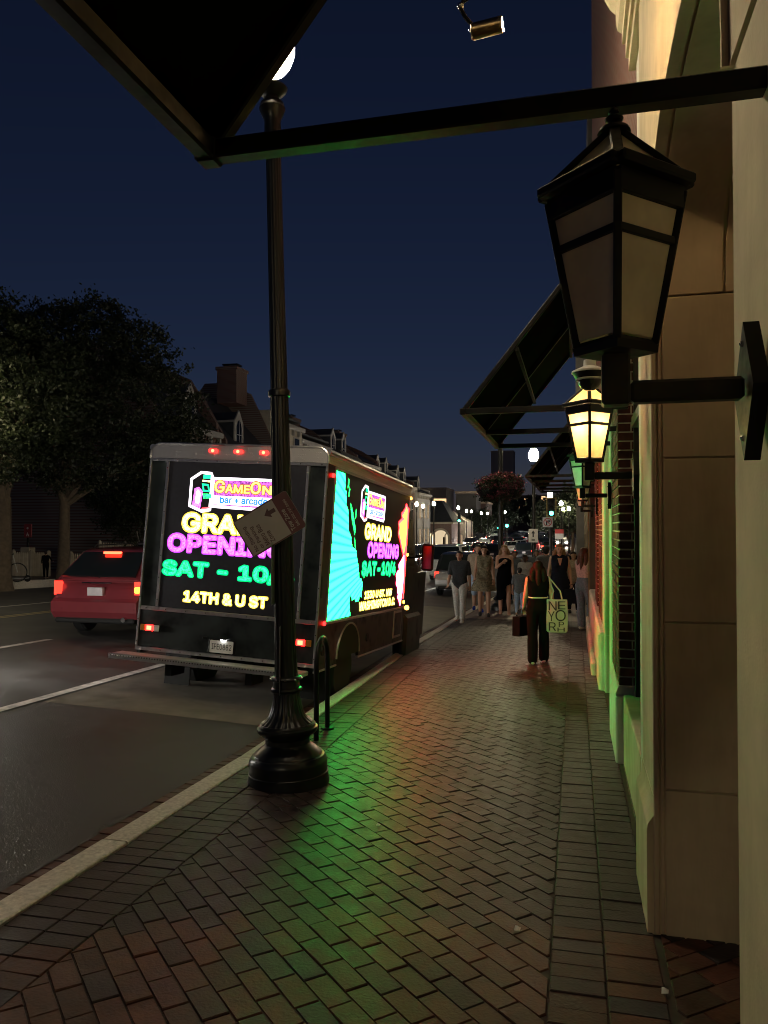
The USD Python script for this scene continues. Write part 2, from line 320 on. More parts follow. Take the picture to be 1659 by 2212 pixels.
def field(pg, ang, y0, y1):
    u = np.array([math.cos(ang), math.sin(ang)]); t = np.array([-u[1], u[0]]); b = pg.bounds
    cor = np.array([(b[0], b[1]), (b[2], b[1]), (b[0], b[3]), (b[2], b[3])]); U, T = cor @ u, cor @ t; inner = pg.buffer(-.13)
    for k in range(int(T.min() / BW) - 1, int(T.max() / BW) + 2):
        for m in range(int(U.min() / BL) - 1, int(U.max() / BL) + 2):
            c = u * (m + .5 * (k % 2) + .12 * math.sin(k * 2.3)) * BL + t * k * BW
            if not (b[0] - .2 < c[0] < b[2] + .2 and b[1] - .2 < c[1] < b[3] + .2): continue
            q = rect(c[0], c[1], BL, BW, ang)
            if inner.contains(Point(c)): BR.append(brick_v(q, gz)); continue
            g = Polygon(q).intersection(pg)
            if g.area > .0012 and g.geom_type == 'Polygon':
                q2 = np.array(g.exterior.coords)[:-1]
                if not g.exterior.is_ccw: q2 = q2[::-1]
                BR.append(brick_v(q2, gz))
KB, XS = .45, -.115
YB = 20.0
ys = np.linspace(.8, YB, 40)
field(Polygon([(float(XK(y)) + KB, y) for y in ys] + [(XS, y) for y in ys[::-1]]), math.radians(135.5), .8, YB)
for y in np.arange(.8, YB, BW):
    for c in (0, 1): q = rect(float(XK(y)) + .005 + .11 + c * .222, y, .222, BW, .02); BR.append(brick_v(q, gz))
    for c in (0, 1): q = rect(XS + .004 + .11 + c * .222, y + (.02 if c else 0), .222, BW, .01); BR.append(brick_v(q, gz))
field(sbox(.36, 1.0, 1.3, 3.72), math.radians(40), 1, 4)
for y in np.arange(4.9, 6.6, BW): BR.append(brick_v(rect(.435, y, .15, BW, 0), gz))
side = thing('sidewalk', 'brick pavement laid in diagonal rows between kerb and shopfronts', None, kind='structure')
obj('bedding', sheet(lambda y: float(XK(y)), lambda y: 1.3, YS[YS < 22], gz, 6, -.007), 'mortar_bed', side, smooth=False)
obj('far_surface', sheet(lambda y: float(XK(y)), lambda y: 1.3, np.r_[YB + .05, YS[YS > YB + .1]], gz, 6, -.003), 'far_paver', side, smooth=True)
d = [np.linalg.norm(b[0] - EYE[:2]) + 99 * (b[0][1] < 1.75) for b in BR]; order = np.argsort(d)
rest = MB()
for k, i in enumerate(order):
    if k < 300: obj('brick', BR[i][1:], 'paver', side, smooth=False)
    else: rest.add(*BR[i][1:])
obj('bricks', rest, 'paver', side, smooth=False, kind='stuff')
gut = thing('gutter', 'strip of dark bricks between kerb and asphalt', None, kind='structure'); g1 = MB(); k = 0
for y in np.arange(1.4, 30, .107):
    for c in (0,):
        _, v, f = brick_v(rect(float(XK(y)) - .165 - .10, y, .2, .105, 0), lambda x, yy: gz(x, yy) - .058)
        k += 1
        if k <= 150: obj('brick', (v, f), 'paver', gut, smooth=False)
        else: g1.add(v, f)
obj('bricks', g1, 'paver', gut, smooth=False, kind='stuff')
obj('bedding', sheet(lambda y: float(XK(y)) - .37, lambda y: float(XK(y)) - .16, YS[YS < 130], gz, 1, -.078), 'mortar_bed', gut, smooth=False)
# ---------------------------------------------------------------- the stone and brick building along the pavement on the right
X0 = .34
bld = thing('brick_building', 'long brick and limestone shop building with arched entrance beside the pavement', 'building')
P = lambda n, m, mt, par=None, **k: obj(n, m, mt, par or bld, **k)
Zg = lambda y: float(gz(0, y))
P('stone_pier', MB().box((X0 + .012, -4, -.2), (X0 + .95, 1.895, 2.75), .012), 'limestone')
m = MB()
m.box((X0, 3.69, .47 + Zg(4)), (X0 + .95, 4.32, 2.748), .01); P('stone_pier', m, 'limestone', label='cream limestone pier left of the arched entrance')
P('plinth', MB().loft([np.array([(X0 - o, 3.684, z), (X0 - o, 4.34, z), (X0 + .5, 4.34, z), (X0 + .5, 3.684, z)]) for o, z in ((.035, -.4), (.035, .33), (.03, .36), (.004, .40), (.002, .47))][::1]), 'limestone', smooth=50)
P('stone_pier', MB().box((X0 + .03, 4.322, Zg(4.8)), (X0 + .6, 4.84, 4.5), .008), 'white_stone')
# jamb of the arch: panels with open joints
zs = [Zg(3.7) - .05, .52, 1.27, 2.01, 2.745]
for a, b in zip(zs, zs[1:]): P('stone_panel', MB().box((X0 + .045, 3.676, a + .004), (X0 + 1.0, 3.692, b - .004), .003), 'reveal_stone')
P('corner_bead', MB().box((X0 - .006, 3.672, Zg(3.7)), (X0 + .018, 3.6895, 2.748), .004), 'reveal_stone'); P('corner_bead', MB().box((X0 + .026, 3.678, Zg(3.7)), (X0 + .04, 3.6895, 2.748), .003), 'reveal_stone')
# arch wall with opening
t = np.linspace(0, math.pi, 41); hw, rise, cyc = .91, .62, 2.78
arc = np.stack([cyc - hw * np.sign(np.cos(t)) * np.abs(np.cos(t)) ** (2 / 2.6), 2.75 + rise * np.abs(np.sin(t)) ** (2 / 2.6)], 1)
arc[0], arc[-1] = (cyc - hw, 2.75), (cyc + hw, 2.75)
P('arch_wall', MB().poly(Polygon([(-4, 2.752), (-4, 4.6), (4.32, 4.6), (4.32, 2.752)] + [tuple(p) for p in arc[::-1]]), 'yz', X0 + .004, X0 + .95), 'limestone', smooth=False)
arc2 = np.stack([cyc + (arc[:, 0] - cyc) * .985, 2.752 + (arc[:, 1] - 2.75) * .972], 1)
ring = Polygon([tuple(p) for p in arc] + [tuple(p) for p in arc2[::-1]])
for a, b in ((X0 - .012, X0 + .035), (X0 + .047, X0 + .30), (X0 + .315, X0 + .62), (X0 + .635, X0 + .95)): P('soffit_panel', MB().poly(ring, 'yz', a, b), 'reveal_stone', smooth=30)
P('door_wall', MB().box((X0 + .97, 1.0, -.3), (X0 + 1.1, 4.3, 3.6)), 'dark_wood')
P('door_sill', MB().box((X0 + .45, 1.9, Zg(3) - .02), (X0 + .97, 3.67, Zg(3) + .012), .004), 'black_iron')
# entablature, profile (x,z)
prof = [(X0 + .3, 4.5), (X0 - .012, 4.5), (X0 - .012, 4.58), (X0 - .03, 4.585), (X0 - .03, 4.67), (X0 - .05, 4.675), (X0 - .05, 4.74), (X0 - .075, 4.76), (X0 - .085, 4.8), (X0 - .085, 4.86), (X0 - .12, 4.9), (X0 - .15, 4.96), (X0 - .15, 5.02), (X0 - .19, 5.06), (X0 - .2, 5.1), (X0 - .2, 5.2), (X0 + .3, 5.2)]
P('entablature', MB().poly(Polygon(prof), 'xz', -4, 4.9), 'limestone', smooth=False)
# upper brick wall and cornice
P('upper_wall', MB().box((X0 + .04, 4.86, 3.6), (X0 + 6, 17, 15.6)), 'upper_brick', smooth=False); P('upper_wall', MB().box((X0 + .06, -4, 5.21), (X0 + 6, 4.84, 15.6)), 'upper_brick', smooth=False)
P('cornice', MB().box((X0 - .12, -4, 15.61), (X0 + 6, 17, 16.1), .05), 'upper_brick', smooth=False)
# brick piers built course by course
nb = [0]; more = MB()
def brick_pier(y0, y1, z0, z1, depth=.30, xo=0.0):
    P('pier_core', MB().box((X0 + .012 + xo, y0 + .012, z0), (X0 + depth + xo, y1 - .012, z1)), 'mortar', smooth=False)
    z, k = z0 + .006, 0
    while z < z1 - .05:
        off = (k % 2) * .105
        # facing side (towards the viewer)
        q = [(X0 + xo + .001, X0 + xo + .21), (X0 + xo + .222, X0 + depth + xo)] if k % 2 else [(X0 + xo + .001, X0 + xo + .10), (X0 + xo + .112, X0 + depth + xo)]
        cells = [((a, y0), (b, y0 + .105 if not k % 2 else y0 + .05)) for a, b in q if b - a > .02]
        yy = y0 + (.117 if not k % 2 else .062)
        while yy < y1 - .02:
            e = min(yy + .213, y1); cells.append(((X0 + xo, yy), (X0 + xo + .1, e))); yy = e + .012
        for (xa, ya), (xb, yb) in cells:
            j = rng.uniform(-.002, .002); b = MB().box((xa + j, ya + j, z), (xb, yb, z + .062))
            if nb[0] < 290: P('brick', b, 'wall_brick', smooth=False)
            else: more.add(*b.arr())
            nb[0] += 1
        z += .0745; k += 1
ZB = Zg(6.6)
brick_pier(6.62, 7.76, ZB + .62, 2.9)
P('base_stone', MB().box((X0 - .03, 6.58, ZB - .1), (X0 + .24, 7.8, ZB + .54), .012), 'white_stone'); P('base_stone', MB().loft([np.array([(X0 - o, 6.62 - o, z), (X0 - o, 7.76 + o, z), (X0 + .25, 7.76 + o, z), (X0 + .25, 6.62 - o, z)]) for o, z in ((.03, ZB + .542), (.03, ZB + .56), (.004, ZB + .617))]), 'white_stone', smooth=False)
brick_pier(10.7, 12.4, Zg(10.7) + .75, 3.2)
brick_pier(13.2, 14.6, Zg(13) + .75, 3.2)
brick_pier(6.62, 7.76, 2.905, 4.0)
P('bricks', more, 'wall_brick', smooth=False, kind='stuff')
P('plinth', MB().box((X0 - .07, 10.0, Zg(10) - .5), (X0 + .3, 17, Zg(10.7) + .74), .03), 'white_stone')
P('base_course', MB().box((X0 - .14, 11.2, Zg(11) - .6), (X0 - .071, 17, Zg(12) + .2), .02), 'white_stone')
# window bay between piers: frame, mullion, glass
for (a, b, fz) in ((4.85, 6.57, .5), (7.78, 7.94, .0), (12.42, 13.18, .8), (14.62, 17, .8)):
    P('window', MB().box((X0 + .17, a, Zg(a) - .1), (X0 + .2, b, 3.6)), 'dark_glass'); P('frame', MB().box((X0 + .12, a, Zg(a) + fz), (X0 + .169, a + .07, 3.6)).box((X0 + .12, b - .07, Zg(a) + fz), (X0 + .169, b, 3.6)).box((X0 + .1, a + .07, 2.5), (X0 + .168, b - .07, 2.58)), 'dark_wood', smooth=False)
    P('sill', MB().box((X0 + .03, a, Zg(a) - .2), (X0 + .22, b, Zg(a) + max(fz, .12) - .002), .008), 'reveal_stone')
P('stone_pier', MB().box((X0 - .0, 7.95, Zg(8) - .2), (X0 + .5, 8.5, 3.55), .01), 'white_stone')
zs = np.r_[Zg(10) - .2, Zg(10) + np.arange(.7, 3.9, .75)]
for a, b in zip(zs, zs[1:]): P('stone_panel', MB().box((X0 + .02, 9.884, a + .004), (X0 + .9, 9.9, b - .004)), 'reveal_stone')
P('stone_pier', MB().box((X0, 9.901, Zg(10) - .2), (X0 + .9, 10.69, 3.55), .01), 'white_stone')
P('lintel', MB().box((X0 + .02, 7.9, 3.1), (X0 + .95, 10.0, 3.58), .01), 'reveal_stone'); P('door_wall', MB().box((X0 + .9, 8.4, -.6), (X0 + .95, 10, 3.1)), 'dark_wood')

# further buildings on the right
mat('dark_stone', (.09, .085, .08), .7); mat('curtain', (.3, .22, .1), .8, var=.4, scale=3); emit('warm_window', (1., .62, .3), .55); emit('dim_window', (1., .72, .42), .16); emit('shop_window', (1., .74, .42), 1.1)
b2 = thing('shop_building', 'dark stone shop with tall curtained windows beyond the brick building', 'building', (0, 17.1, 0))
obj('wall', MB().box((X0 - .05, 0, Zg(17) - 1), (8, 9, 11)), 'dark_stone', b2, smooth=False)
for k in range(4):
    w = obj('window', MB().box((X0 - .075, .5 + k * 2.1, Zg(18) + .3), (X0 - .052, 2.2 + k * 2.1, 2.6)), 'curtain', b2); obj('mullion', MB().box((X0 - .09, 1.32 + k * 2.1, Zg(18) + .3), (X0 - .077, 1.38 + k * 2.1, 2.6)), 'black_iron', w)
obj('pier', MB().box((.02, 9.01, Zg(27) - 1), (2, 10.2, 9), .02), 'dark_stone', b2)
def block(name, lab, x0, x1, y0, y1, h, mt, wins=(), cap=.3, cat='building', lit=()):
    """a plain block seen along the street: wall, parapet, rows of windows on the street face (towards -x) and on the end face (towards -y)"""
    z0 = float(gz(0, y0)) - .6; t = thing(name, lab, cat, (x0, y0, z0))
    obj('wall', MB().box((0, 0, 0), (x1 - x0, y1 - y0, h + .6)), mt, t, smooth=False)
    obj('parapet', MB().box((-cap / 3, -cap / 3, h + .602), (x1 - x0 + cap / 3, y1 - y0 + cap / 3, h + 1.0), .04), mt, t, smooth=False)
    for k, (face, u, z, w, hh, m_) in enumerate(wins):
        if face == 'x': fr = MB().box((-.06, u - .08, z - .08), (-.002, u + w + .08, z + hh + .08)); pn = MB().box((-.075, u, z), (-.062, u + w, z + hh))
        elif face == 'X': d_ = x1 - x0; fr = MB().box((d_ + .002, u - .08, z - .08), (d_ + .06, u + w + .08, z + hh + .08)); pn = MB().box((d_ + .062, u, z), (d_ + .075, u + w, z + hh))
        else: fr = MB().box((u - .08, -.06, z - .08), (u + w + .08, -.002, z + hh + .08)); pn = MB().box((u, -.075, z), (u + w, -.062, z + hh))
        w_ = obj('window', fr, 'white_stone' if mt != 'white_stone' else 'reveal_stone', t, smooth=False); obj('pane', pn, m_, w_, smooth=False)
    return t
rows = lambda y1, hs, m_='dark_glass', st=2.6: [('x', u, z, 1.1, 1.7, m_ if (int(u * 7 + z * 3) % 4) else 'dim_window') for u in np.arange(.8, y1 - 1.2, st) for z in hs]
block('row_building', 'tall dark brick block past the shop with curtained windows', .6, 14, 27.6, 46, 11, 'far_brick_yz', rows(18, (4, 7)))
block('row_building', 'lower brick block beyond the tall dark one on the right', 1.0, 14, 47, 68, 8.5, 'far_brick_yz', rows(20, (1.2, 4.6, 7), 'warm_window'))
block('row_building', 'far right-hand block at the end of the brick row', 1.4, 14, 70, 120, 11, 'dark_stone', rows(48, (1.2, 4.4, 7.4), 'dim_window', 4))
# ---------------------------------------------------------------- awnings
def awning(y0, y1, bars, lab, s=.043, panels=1):
    xf, zf, xw = -.80, 2.545, X0 - .02; sl = 1.245; zt = zf + (xw - xf) * sl
    t = thing('shop_awning', lab, 'awning', group=None)
    n = np.array([-sl, 0, 1]) / math.hypot(sl, 1)
    A = np.array([xf, 0, zf]); B = np.array([xw, 0, zt])
    for k in range(panels):
        a, b = y0 + (y1 - y0) * k / panels, y0 + (y1 - y0) * (k + 1) / panels
        v = []
        for yy in (a + .003, b - .003):
            for p in (A, B):
                for d in (.014, .02): v.append(p + n * d + [0, yy, 0])
        obj('fabric', MB().add(*hull_pts(v)), 'black_fabric', t, smooth=False)
    for k in range(len(bars)):
        y = bars[k]; obj('cross_bar', MB().bar((xf + .02, y, zf), (X0 + .02, y, zf), s, s, .004), 'black_iron', t, smooth=False)
        if s > .0: obj('rafter', MB().bar(A - n * .002 + [0, y, 0], B - n * .002 + [0, y, 0], s * .8, s * .8, .004), 'black_iron', t, smooth=False)
    obj('front_rail', MB().bar((xf, y0 - .02, zf), (xf, y1 + .02, zf), s, s * 1.1, .006), 'black_iron', t, smooth=False)
    obj('wall_rail', MB().bar((xw - .02, y0, zt), (xw - .02, y1, zt), s, s, .004), 'black_iron', t, smooth=False)
    for f in (.33, .66):
        p = A + (B - A) * f; obj('purlin', MB().bar(p - n * .03 + [0, y0, 0], p - n * .03 + [0, y1, 0], .025, .025), 'black_iron', t, smooth=False)
    for p in ((xf, y1, zf),): obj('corner_bracket', MB().box(np.array(p) - .027, np.array(p) + .027, .008), 'black_iron', t, smooth=False)
    return t
awning(-1.6, 1.575, (1.575, -.2), 'black fabric awning right overhead, seen from beneath')
awning(5.6, 8.1, (5.6, 6.9, 8.1), 'dark slanted awning on bare bars over the brick pier, second along')
awning(13.0, 19.0, (13.0, 14.5, 16, 17.5, 19.0), 'long ribbed awning hanging beyond the lit lantern, third along', panels=6)

# ---------------------------------------------------------------- wall lanterns
def lantern(y, za, lab, lit=False, x=.076, top=True):
    t = thing('wall_lantern', lab, 'lantern', (x, y, za), group=None)
    g = 'lit_glass' if lit else 'frosted_glass'; wall = X0 - x
    h0, h1, he = .091, .381, .401                                  # bottom, body top, eave
    r0, r1, re = .072, .126, .139
    sq = lambda r, z: np.array([(r, 0, z), (0, r, z), (-r, 0, z), (0, -r, z)])
    mid = .286; rm = r0 + (r1 - r0) * (mid - h0) / (h1 - h0)
    for k in range(4):                                                # four sides, two panes each, edge bars and cross bars
        j = (k + 1) % 4
        for (za_, ra), (zb_, rb) in (((h0 + .012, r0 + .002), (mid - .008, rm - .0016)), ((mid + .008, rm + .0016), (h1 - .035, r1 - .007))):
            a0, a1, b0, b1 = sq(ra, za_)[k], sq(ra, za_)[j], sq(rb, zb_)[k], sq(rb, zb_)[j]
            P4 = np.array([a0 + (a1 - a0) * .03, a0 + (a1 - a0) * .97, b0 + (b1 - b0) * .97, b0 + (b1 - b0) * .03]); nrm = np.cross(P4[1] - P4[0], P4[3] - P4[0]); nrm /= np.linalg.norm(nrm)
            obj('pane', (np.vstack([P4, P4 - nrm * .003]), np.array([[0,1,2],[0,2,3],[5,4,7],[5,7,6],[0,4,5],[0,5,1],[1,5,6],[1,6,2],[2,6,7],[2,7,3],[3,7,4],[3,4,0]])), g, t, smooth=False)
        obj('edge_bar', MB().bar(sq(r0, h0)[k], sq(r1, h1)[k], .015, .015, .002), 'black_iron', t, smooth=False)
        obj('cross_bar', MB().bar(sq(rm, mid)[k], sq(rm, mid)[j], .012, .016, .002), 'black_iron', t, smooth=False)
        obj('top_band', MB().bar(sq(r1 - .002, h1 - .014)[k], sq(r1 - .002, h1 - .014)[j], .014, .044, .002), 'black_iron', t, smooth=False)
        obj('eave', MB().bar(sq(re, he)[k], sq(re, he)[j], .03, .02, .004), 'black_iron', t, smooth=False)
        a, b, c = sq(re - .012, he + .005)[k], sq(re - .012, he + .005)[j], np.array([0, 0, .518])
        q = np.array([a, b, b + (c - b) * .88, a + (c - a) * .88]); nrm = np.cross(q[1] - q[0], q[3] - q[0]); nrm /= np.linalg.norm(nrm)
        obj('roof_pane', (np.vstack([q, q - nrm * .003]), np.array([[0,1,2],[0,2,3],[5,4,7],[5,7,6],[0,4,5],[0,5,1],[1,5,6],[1,6,2],[2,6,7],[2,7,3],[3,7,4],[3,4,0]])), g, t, smooth=False)
        obj('roof_bar', MB().bar(sq(re, he)[k], (0, 0, .521), .02, .012, .002), 'black_iron', t, smooth=False)
    obj('bottom_plate', MB().loft([sq(r0 + .006, h0 - .016), sq(r0 + .008, h0), sq(r0 + .002, h0 + .008)]), 'black_iron', t, smooth=False)
    obj('finial', MB().lathe([(.001, 0.5080), (.032, 0.5092), (.028, 0.5167), (.012, 0.5216), (.009, 0.5266), (.016, 0.5309), (.018, 0.5365), (.012, 0.5421), (.007, 0.5446), (.011, 0.5477), (.009, 0.5539), (.002, 0.5601)], 14), 'black_iron', t)
    obj('stem', MB().box((-.026, -.026, -.024), (.026, .026, h0 - .017), .004), 'black_iron', t, smooth=False)
    obj('arm', MB().box((.027, -.02, -.021), (wall - .036, .02, .021), .006), 'black_iron', t, smooth=False)
    dm = [(.03, -.132), (.115, 0), (.03, .132), (-.055, 0)]
    obj('wall_plate', MB().poly(Polygon(dm), 'yz', wall - .03, wall - .001), 'black_iron', t, smooth=False)
    for s in (-1, 1): obj('screw', MB().sphere((wall - .031, .03, s * .09), .006, 1), 'steel', t)
    if lit: obj('bulb', MB().sphere((0, 0, .286), .032, 2, (1, 1, 1.25)), 'lamp_bulb', t)
    else: obj('lamp_holder', MB().cyl((0, 0, h0), (0, 0, .18), .014), 'white_metal', t)
    return t
lantern(1.548, 1.958, 'large unlit lantern of frosted panes nearest the viewer on the stone pier')
lantern(4.45, 1.985, 'glowing yellow lantern beyond the big unlit one', lit=True)
lantern(7.9, 2.01, 'unlit greyish lantern directly behind the glowing one', x=.066)
lantern(12.6, 2.03, 'small unlit lantern with green-lit panes below and behind the greyish one', x=.11)
lantern(16.4, 2.03, 'smallest unlit lantern with pinkish panes at the end of the lantern row', x=.12)

lantern(-.9, 1.965, 'unseen lit lantern behind the viewer, placed to light the near lantern and pier', lit=True)  # out of view; placed to light the near lantern panes and pier
# dome security camera on a stem
t = thing('security_camera', 'white dome security camera hanging above the glowing lantern', 'security camera', (.073, 4.05, 2.49))
obj('housing', MB().lathe([(.001, .062), (.03, .06), (.032, .03), (.05, .022), (.09, .004), (.092, -.004), (.086, -.006)], 28), 'white_metal', t); obj('band', MB().lathe([(.088, -.005), (.07, -.034), (.066, -.036)], 28), 'black_iron', t)
obj('ring', MB().lathe([(.07, -.034), (.071, -.04), (.062, -.043)], 28), 'white_metal', t); obj('dome', MB().lathe([(.062, -.042), (.058, -.062), (.044, -.082), (.022, -.093), (.001, -.096)], 24), 'dark_glass', t)
obj('stem', MB().cyl((0, 0, .06), (0, 0, .15), .02).bar((0, 0, .15), (X0 - .073 + .03, 0, .15), .04, .04), 'white_metal', t)
# gooseneck sign light
t = thing('sign_light', 'small brass cylinder spotlight hanging on a bent arm above the street', 'spotlight', (-.33, 3.0, 3.66))
obj('barrel', MB().tube([(-.062, 0, -.003), (-.058, 0, -.003), (.058, 0, .009), (.06, 0, .009)], [.026, .031, .031, .029], 20), 'brass' if 'brass' in M else mat('brass', (.35, .24, .12), .3, metal=1.0, bump=.01), t)
obj('lens', MB().tube([(.0605, 0, .009), (.064, 0, .0095)], [.024, .024], 20), 'spot_light', t)
obj('arm', MB().tube([(-.055, 0, .02), (-.085, 0, .06), (-.105, 0, .10), (-.095, 0, .125), (-.05, 0, .15), (.1, .02, .25), (.35, .03, .42), (X0 + .33 - .12, .03, .72), (X0 + .33 - .2, .03, .95)], .0085, 8), 'black_iron', t)
obj('knuckle', MB().sphere((-.105, 0, .108), .014, 2).sphere((-.06, 0, .005), .012, 2), 'steel', t); obj('mount', MB().cyl((.49, .03, .95), (.49, .03, 1.0), .05, n=16), 'black_iron', t)

# ---------------------------------------------------------------- street lamps
def lamp_parts(t, near=False, bands=True):
    n = 48 if near else 16
    obj('base', MB().lathe([(.001, -.05), (.302, -.05), (.302, .02), (.296, .03), (.296, .075), (.29, .08), (.29, .15), (.286, .17), (.27, .195), (.255, .2), (.25, .215), (.205, .25), (.178, .268), (.165, .285), (.166, .32), (.186, .345), (.215, .362), (.226, .385), (.224, .4), (.212, .405), (.21, .42), (.2, .43)], n), 'post_paint', t)
    if near: obj('fluted_neck', MB().lathe([(.204, .425), (.19, .436), (.165, .455), (.14, .48), (.122, .52), (.108, .57), (.098, .63), (.097, .66)], 96, flute=24, fdep=.06), 'post_paint', t)
    else: obj('neck', MB().lathe([(.204, .425), (.165, .455), (.122, .52), (.097, .66)], n), 'post_paint', t)
    obj('ring', MB().lathe([(.096, .655), (.114, .664), (.118, .675), (.112, .688), (.1, .692), (.097, .74), (.116, .748), (.12, .757), (.112, .768), (.092, .775)], n), 'post_paint', t)
    if near:
        for k in range(10):
            a = k * .6283; obj('bolt', MB().sphere((.118 * math.cos(a), .118 * math.sin(a), .757), .011, 1), 'steel', t)
    sh = [(.089, .77), (.079, 1.0), (.076, 1.7), (.071, 2.6), (.07, 2.86)]
    obj('shaft', MB().lathe(sh, 96 if near else n, flute=16 if near else 0, fdep=.07), 'post_paint', t)
    obj('collar', MB().lathe([(.068, 2.86), (.082, 2.868), (.084, 2.9), (.078, 2.915), (.066, 2.92)], n), 'post_paint', t)
    obj('shaft', MB().lathe([(.066, 2.91), (.062, 3.5), (.058, 4.74)], 96 if near else n, flute=16 if near else 0, fdep=.07), 'post_paint', t)
    obj('capital', MB().lathe([(.056, 4.740), (.07, 4.770), (.066, 4.840), (.062, 4.990), (.085, 5.040), (.1, 5.080), (.088, 5.125), (.06, 5.150), (.055, 5.170), (.11, 5.220), (.12, 5.240)], n), 'post_paint', t)
    obj('globe', MB().lathe([(.11, 5.380), (.148, 5.430), (.178, 5.510), (.188, 5.600), (.174, 5.690), (.138, 5.770), (.09, 5.830), (.05, 5.850)], 32 if near else 20), 'globe_light' if near else 'globe_far', t)
    obj('finial', MB().lathe([(.06, 5.845), (.045, 5.880), (.02, 5.900), (.028, 5.930), (.002, 5.980)], 16), 'post_paint', t)
POST = np.array([-2.075, 5.4, float(gz(-2.07, 5.4)) + .0])
lean = eul('ZYX', math.radians(0), math.radians(-1.85), math.radians(-.5))
t = thing('street_lamp', 'tall black fluted street lamp at the kerb between viewer and LED truck', 'street lamp', POST, mat=lean)
lamp_parts(t, True)
# small fittings on the post
obj('conduit', MB().tube([(.088, -.02, .8), (.083, -.02, 1.5), (.08, -.02, 2.05)], .004, 6), 'post_paint', t)
obj('clamp', MB().box((-.04, -.1, 1.95), (.0, -.078, 1.99), .004).box((.004, -.098, 1.955), (.02, -.08, 1.985)), 'steel', t)
# parking signs on the post
mat('sign_face', (.5, .47, .47), .5, var=.08); mat('sign_red', (.16, .06, .075), .5, var=.15); mat('sign_ink', (.13, .07, .08), .6); mat('sign_back', (.35, .36, .36), .45, metal=.6)
def frame_at(c, nrm, ang):
    """sign axes: face normal nrm, reading direction turned ang from horizontal"""
    nrm = np.array(nrm, float); nrm /= np.linalg.norm(nrm); h = np.cross([0, 0, 1.0], nrm); h /= np.linalg.norm(h); v = np.cross(nrm, h)
    x = h * math.cos(ang) + v * math.sin(ang); y = -h * math.sin(ang) + v * math.cos(ang); return np.stack([x, y, nrm], 1)
def rrect(w, h, r): return sbox(-w / 2 + r, -h / 2 + r, w / 2 - r, h / 2 - r).buffer(r)
c = np.array([-2.17, 5.245, 1.72])
t = thing('parking_sign', 'white and maroon tow zone sign hanging tilted on the lamp post', 'sign', c, mat=frame_at(c, (.20, -1, -.03), math.radians(121)))
obj('plate', MB().poly(rrect(.305, .457, .02), 'xy', -.002, 0), 'sign_back', t, smooth=False)
obj('border', MB().poly(rrect(.303, .455, .02), 'xy', .0003, .0012), 'sign_red', t, smooth=False)
obj('face', MB().poly(sbox(-.142, -.105, .142, .219), 'xy', .0014, .0022), 'sign_face', t, smooth=False)
for k, (s, w) in enumerate((('No Standing', .2), ('or Parking', .175), ('Metro Bus', .165), ('Zone', .088))):
    z = .155 - k * .045; obj('lettering', MB().poly(text_fit(s, -.125, -.125 + w, z, z + .036, k < 9), 'xy', .0024, .0028), 'sign_ink', t, smooth=False)
obj('arrow', MB().poly(Polygon([(.055, -.09), (.085, -.09), (.085, -.045), (.108, -.045), (.07, .0), (.032, -.045), (.055, -.045)]), 'xy', .0024, .0028), 'sign_ink', t, smooth=False)
obj('lettering', MB().poly(text_fit('Tow Zone', -.13, .04, -.152, -.118, True), 'xy', .0024, .0028).poly(text_fit('Info 202.727.5000', -.12, .1, -.192, -.172, True), 'xy', .0024, .0028), 'sign_face', t, smooth=False)
obj('bolt', MB().sphere((0, -.21, .003), .007, 1), 'steel', t)
c = np.array([-2.175, 5.36, 1.36])
t = thing('parking_sign', 'narrow grey parking sign turned nearly edge-on below the tilted one', 'sign', c, mat=frame_at(c, (-1, -.22, 0), 0))
obj('plate', MB().poly(rrect(.305, .46, .02), 'xy', -.002, 0), 'sign_back', t, smooth=False); obj('face', MB().poly(rrect(.295, .45, .018), 'xy', .0003, .0012), 'sign_face', t, smooth=False)
obj('header', MB().poly(sbox(-.14, .13, .14, .215), 'xy', .0014, .002), 'sign_back', t, smooth=False)
c = np.array([-2.115, 5.33, .72])
t = thing('parking_sign', 'long pale sticker strip turned edge-on low on the lamp post', 'sign', c, mat=frame_at(c, (-1, -.25, 0), 0))
obj('plate', MB().poly(rrect(.12, .5, .008), 'xy', -.003, 0), 'sign_back', t, smooth=False); obj('face', MB().poly(rrect(.112, .49, .008), 'xy', .0003, .0012), 'sign_face', t, smooth=False)
# bike rack
a = np.linspace(0, math.pi, 17); zb = float(gz(-2.3, 6.9))
t = thing('bike_rack', 'black steel hoop bike rack beside the lamp post', 'bike rack', (-2.3, 6.84, zb), rotz=math.radians(6))
obj('hoop', MB().tube([(0, -.235, -.06), (0, -.235, .3)] + [(0, -.235 * math.cos(q), .66 + .235 * math.sin(q)) for q in a] + [(0, .235, .3), (0, .235, -.06)], .024, 16), 'black_iron', t)
for s in (-1, 1): obj('foot_plate', MB().lathe([(.001, .012), (.06, .012), (.065, .004), (.065, -.02)], 18, (0, s * .235, 0)), 'black_iron', t)

